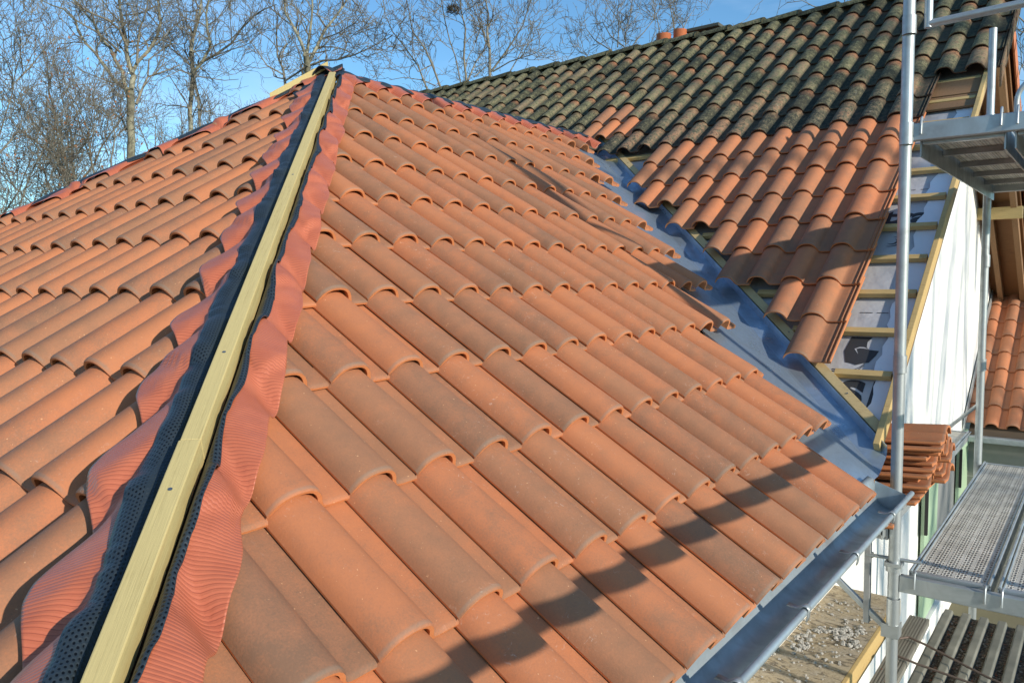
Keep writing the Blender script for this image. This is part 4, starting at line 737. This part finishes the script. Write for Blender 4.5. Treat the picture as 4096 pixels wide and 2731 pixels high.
tag(MB().tube([(2.12,-1.60,-2.165),(2.27,-1.74,-2.166),(2.46,-1.93,-2.166)],.0035,6,r1=.0015).tube([(2.10,-1.61,-2.168),(2.27,-1.742,-2.162)],.0025,6).build('straw_stalk',M_straw),'yellow straw stalk lying across the ribbed sheet','straw')
# ---------------------------------------------------------------- ground
tag(MB().add([(-300,-300,GND),(300,-300,GND),(300,300,GND),(-300,300,GND)],[(0,1,2,3)]).build('ground',M_ground),kind='structure')
# ---------------------------------------------------------------- bare trees
class Tubes:
    def __init__(s): s.v=[];s.f=[]
    def add(s,P,r0,r1,n):
        m=len(P); b=len(s.v); t=P[1]-P[0]; a=np.array([0.3,.2,1.]) if abs(t[2])<.8*np.linalg.norm(t) else np.array([1.,0.2,0]); u=np.cross(t,a); u/=np.linalg.norm(u)+1e-9
        for i in range(m):
            t=P[min(i+1,m-1)]-P[max(i-1,0)]; t=t/(np.linalg.norm(t)+1e-9); u=u-t*(u@t); u/=np.linalg.norm(u)+1e-9; v=np.cross(t,u); r=r0+(r1-r0)*i/(m-1)
            for k in range(n):
                an=6.2832*k/n; s.v.append(P[i]+r*(math.cos(an)*u+math.sin(an)*v))
        for i in range(m-1):
            for k in range(n): s.f.append((b+i*n+k,b+i*n+(k+1)%n,b+(i+1)*n+(k+1)%n,b+(i+1)*n+k))
    def build(s,name,m,parent):
        me=bpy.data.meshes.new(name); me.vertices.add(len(s.v)); me.vertices.foreach_set('co',np.array(s.v,np.float32).ravel())
        F=np.array(s.f,np.int32); me.loops.add(F.size); me.loops.foreach_set('vertex_index',F.ravel()); me.polygons.add(len(F)); me.polygons.foreach_set('loop_start',np.arange(0,F.size,4,dtype=np.int32)); me.update(calc_edges=True)
        me.polygons.foreach_set('use_smooth',[True]*len(me.polygons)); me.materials.append(m); o=bpy.data.objects.new(name,me); COL.objects.link(o); o.parent=parent; o.matrix_parent_inverse=Matrix.Translation(-Vector(parent.location)); return o
def crooked(rg,p,d,L,seg,bend,grav=.08):
    P=[p]; st=L/seg
    for i in range(seg):
        d=d+rg.normal(0,bend,3)+np.array([0,0,grav]); d/=np.linalg.norm(d); P.append(P[-1]+d*st)
    return P
def grow(rg,T1,T2,P,r0,r1,level,dens,leaves=None,ls=1.0):
    """spawn side branches along polyline P"""
    seg=[np.linalg.norm(P[i+1]-P[i]) for i in range(len(P)-1)]; L=sum(seg)
    cnt=max(1,int(L*dens[level]*rg.uniform(.8,1.2)))
    for _ in range(cnt):
        u=rg.uniform(.12,1.0); a=u*L; i=0
        while i<len(seg)-1 and a>seg[i]: a-=seg[i]; i+=1
        t=min(1,a/seg[i]); p=P[i]+(P[i+1]-P[i])*t; d=(P[i+1]-P[i])/seg[i]; r=r0+(r1-r0)*u
        side=rg.normal(0,1,3); side-=d*(side@d); side/=np.linalg.norm(side)
        dd=d*rg.uniform(.35,.9)+side*rg.uniform(.5,1.0)+np.array([0,0,.25]); dd/=np.linalg.norm(dd)
        if level==0: bl=rg.uniform(.7,2.3)*ls; br=min(r*.55,.028); sg=6
        elif level==1: bl=rg.uniform(.4,1.15)*ls; br=min(r*.65,.013); sg=4
        else: bl=rg.uniform(.18,.55)*ls; br=min(r*.8,.009); sg=3
        Q=crooked(rg,p,dd,bl,sg,.30 if level<2 else .22)
        (T1 if level==0 else T2).add(Q,max(br,.007),max(br*.35,.0058),5 if level==0 else 3)
        if level<2: grow(rg,T1,T2,Q,br,br*.35,level+1,dens,leaves,ls)
        elif leaves is not None and rg.rand()<.16: leaves.append(Q[-1])
def make_tree(name,limbs,seed,label,dens=(2.0,3.2,4.2),leaf=False,ls=1.0,ground=True,cat='tree'):
    rg=np.random.RandomState(seed); base=np.array(limbs[0][2:5]); loc=(base[0],base[1],GND)
    root=empty(name,loc,label,cat,'bare winter trees behind the roofs'); TR=Tubes();T1=Tubes();T2=T1; lv=[] if leaf else None
    for k,l in enumerate(limbs):
        r0,r1=l[0],l[1]; P=[np.array(l[2+3*i:5+3*i]) for i in range((len(l)-2)//3)]
        if ground and k==0: P=[np.array([P[0][0],P[0][1],GND])]+P
        # subdivide with a little crookedness
        Q=[P[0]]
        for a,b_ in zip(P,P[1:]):
            n=max(1,int(np.linalg.norm(b_-a)/.5))
            for i in range(1,n+1):
                q=a+(b_-a)*i/n
                if i<n: q=q+rg.normal(0,.035,3)
                Q.append(q)
        (TR if r0>.05 else T1).add(Q,r0,r1,8)
        if not(k==0 and ground and r0>.12): grow(rg,T1,T2,Q,r0,r1,0,dens,lv,ls)
    if TR.v: TR.build('trunk',M_bark,root)
    T1.build('crown',M_twig,root)
    if lv:
        b=MB()
        for p in lv:
            for _ in range(2):
                q=p+rg.normal(0,.08,3); a=rg.normal(0,1,3); a/=np.linalg.norm(a); c_=np.cross(a,rg.normal(0,1,3)); c_/=np.linalg.norm(c_); s=rg.uniform(.03,.06); b.add([q-a*s,q+c_*s*.5,q+a*s,q-c_*s*.5],[(0,1,2,3)])
        b.build('dead_leaves',M_leaf,root)
    return root
def auto_limbs(x,y,h,r,seed,nl=9,spread=.45,z0=GND):
    rg=np.random.RandomState(seed); L=[]; base=np.array([x,y,z0]); T_=crooked(rg,base,np.array([0,0,1.]),h*.75,9,.06,.12)
    def fmt(P,a,b_): return [a,b_]+[float(q) for p in P for q in p]
    L.append(fmt(T_,r,r*.45))
    for k in range(nl):
        i=rg.randint(3,9); p=T_[i]; an=rg.uniform(0,6.28); d=np.array([math.cos(an)*spread,math.sin(an)*spread,1.]); d/=np.linalg.norm(d)
        L.append(fmt(crooked(rg,p,d,h*rg.uniform(.25,.5),7,.12,.04),r*.4,r*.12))
    return L
TJ=json.loads(TREES)
lab={'a':'tall pale trunked oak with lichen, tallest left of the black hip edge','b':'dark twin stemmed bare tree midway between pale oak and apex','c':'spreading bare oak whose trunk rises right behind the apex','d':'multi stemmed bare tree holding a nest above the mossy roof',
'e':'slender bare tree left of the orange chimney pots','f':'thin bare tree rising behind the orange chimney pots','g':'dark bare tree above the mossy ridge near the tall pole','h':'bare tree cut by the left edge of the photo','i':'low thicket tree with brown leaves before the pale oak','j':'low brown leaved tree in the lower left corner of the sky','k':'bare tree showing at the right edge beyond the gable verge'}
dn={'a':(2.8,4.0,5.0),'b':(3.0,4.2,5.0),'c':(3.0,4.2,5.2),'d':(3.2,4.6,5.6),'e':(3.2,4.4,5.0),'f':(3.2,4.2,5.0),'g':(1.6,2.6,3.5),'h':(3.4,4.6,5.4),'i':(3.4,4.4,5.0),'j':(3.6,4.4,5.0),'k':(1.6,2.6,3.0)}
for k,l in TJ.items():
    make_tree('bare_tree',l,ord(k),lab[k],dn[k],leaf=k in 'ij',ls={'d':.8,'e':.8,'f':.65,'g':.7}.get(k,1.0),ground=True)
# more distant background trees filling the gaps low on the left
dirp=[(12.3, 35.6, 11.5, 'thin distant tree at the far left behind the leafy thicket'), (12.7, 30.1, 11, 'thin distant tree between the left thicket and the pale oak'), (17.1, 32.5, 12.0, 'thin distant tree just right of the pale oak trunk'), (17.4, 27.2, 11.2, 'thin distant tree between the twin stemmed tree and the apex oak'), (21.2, 28.9, 12.2, 'thin distant tree just left of the apex oak'), (21.6, 23.4, 11.6, 'thin distant tree just right of the apex oak'), (11.5, 25.0, 8.8, 'low leafy tree directly left of the pale oak trunk')]
for n_,(x,y,h,lb) in enumerate(dirp):
    make_tree('bare_tree',auto_limbs(x,y,h,.11,50+n_,13,.6),70+n_,lb,(2.8,3.6,4.2),leaf=n_ in(0,5,6),ls=.9)
# trees on the sunny side, outside the frame: they shade the gable
HS=-SUN[:2]/np.linalg.norm(SUN[:2])
for n_,(xw,D,h,r) in enumerate(((5.6,13,13,.20),(7.3,16,14,.16),(4.4,18,14,.13),(9.2,15,13,.14))):
    x=xw-HS[0]*D; y=-.9-HS[1]*D
    o=make_tree('bare_tree',auto_limbs(x,y,h,r,110+n_,9,.28),120+n_,['stout','slim','thin','pale'][n_]+' bare tree on the sunny side of the scaffold, outside the photo, shading the gable',(.35,.35,.1)); o['group']='trees on the sunny side of the scaffold'
# nest
rg=np.random.RandomState(3); NB=Tubes(); nc=np.array(NEST)
for k in range(150):
    a=rg.uniform(0,6.28); rr=rg.uniform(.05,.24); p=nc+np.array([math.cos(a)*rr,math.sin(a)*rr,rg.uniform(-.10,.12)]); d=np.array([-math.sin(a),math.cos(a),rg.normal(0,.5)])+rg.normal(0,.3,3); d/=np.linalg.norm(d); NB.add([p-d*.14,p+rg.normal(0,.02,3),p+d*.14],.006,.004,3)
nr=empty('bird_nest',tuple(nc),'round twig nest high in the multi stemmed bare tree','nest'); NB.build('nest_twigs',M_nest,nr)
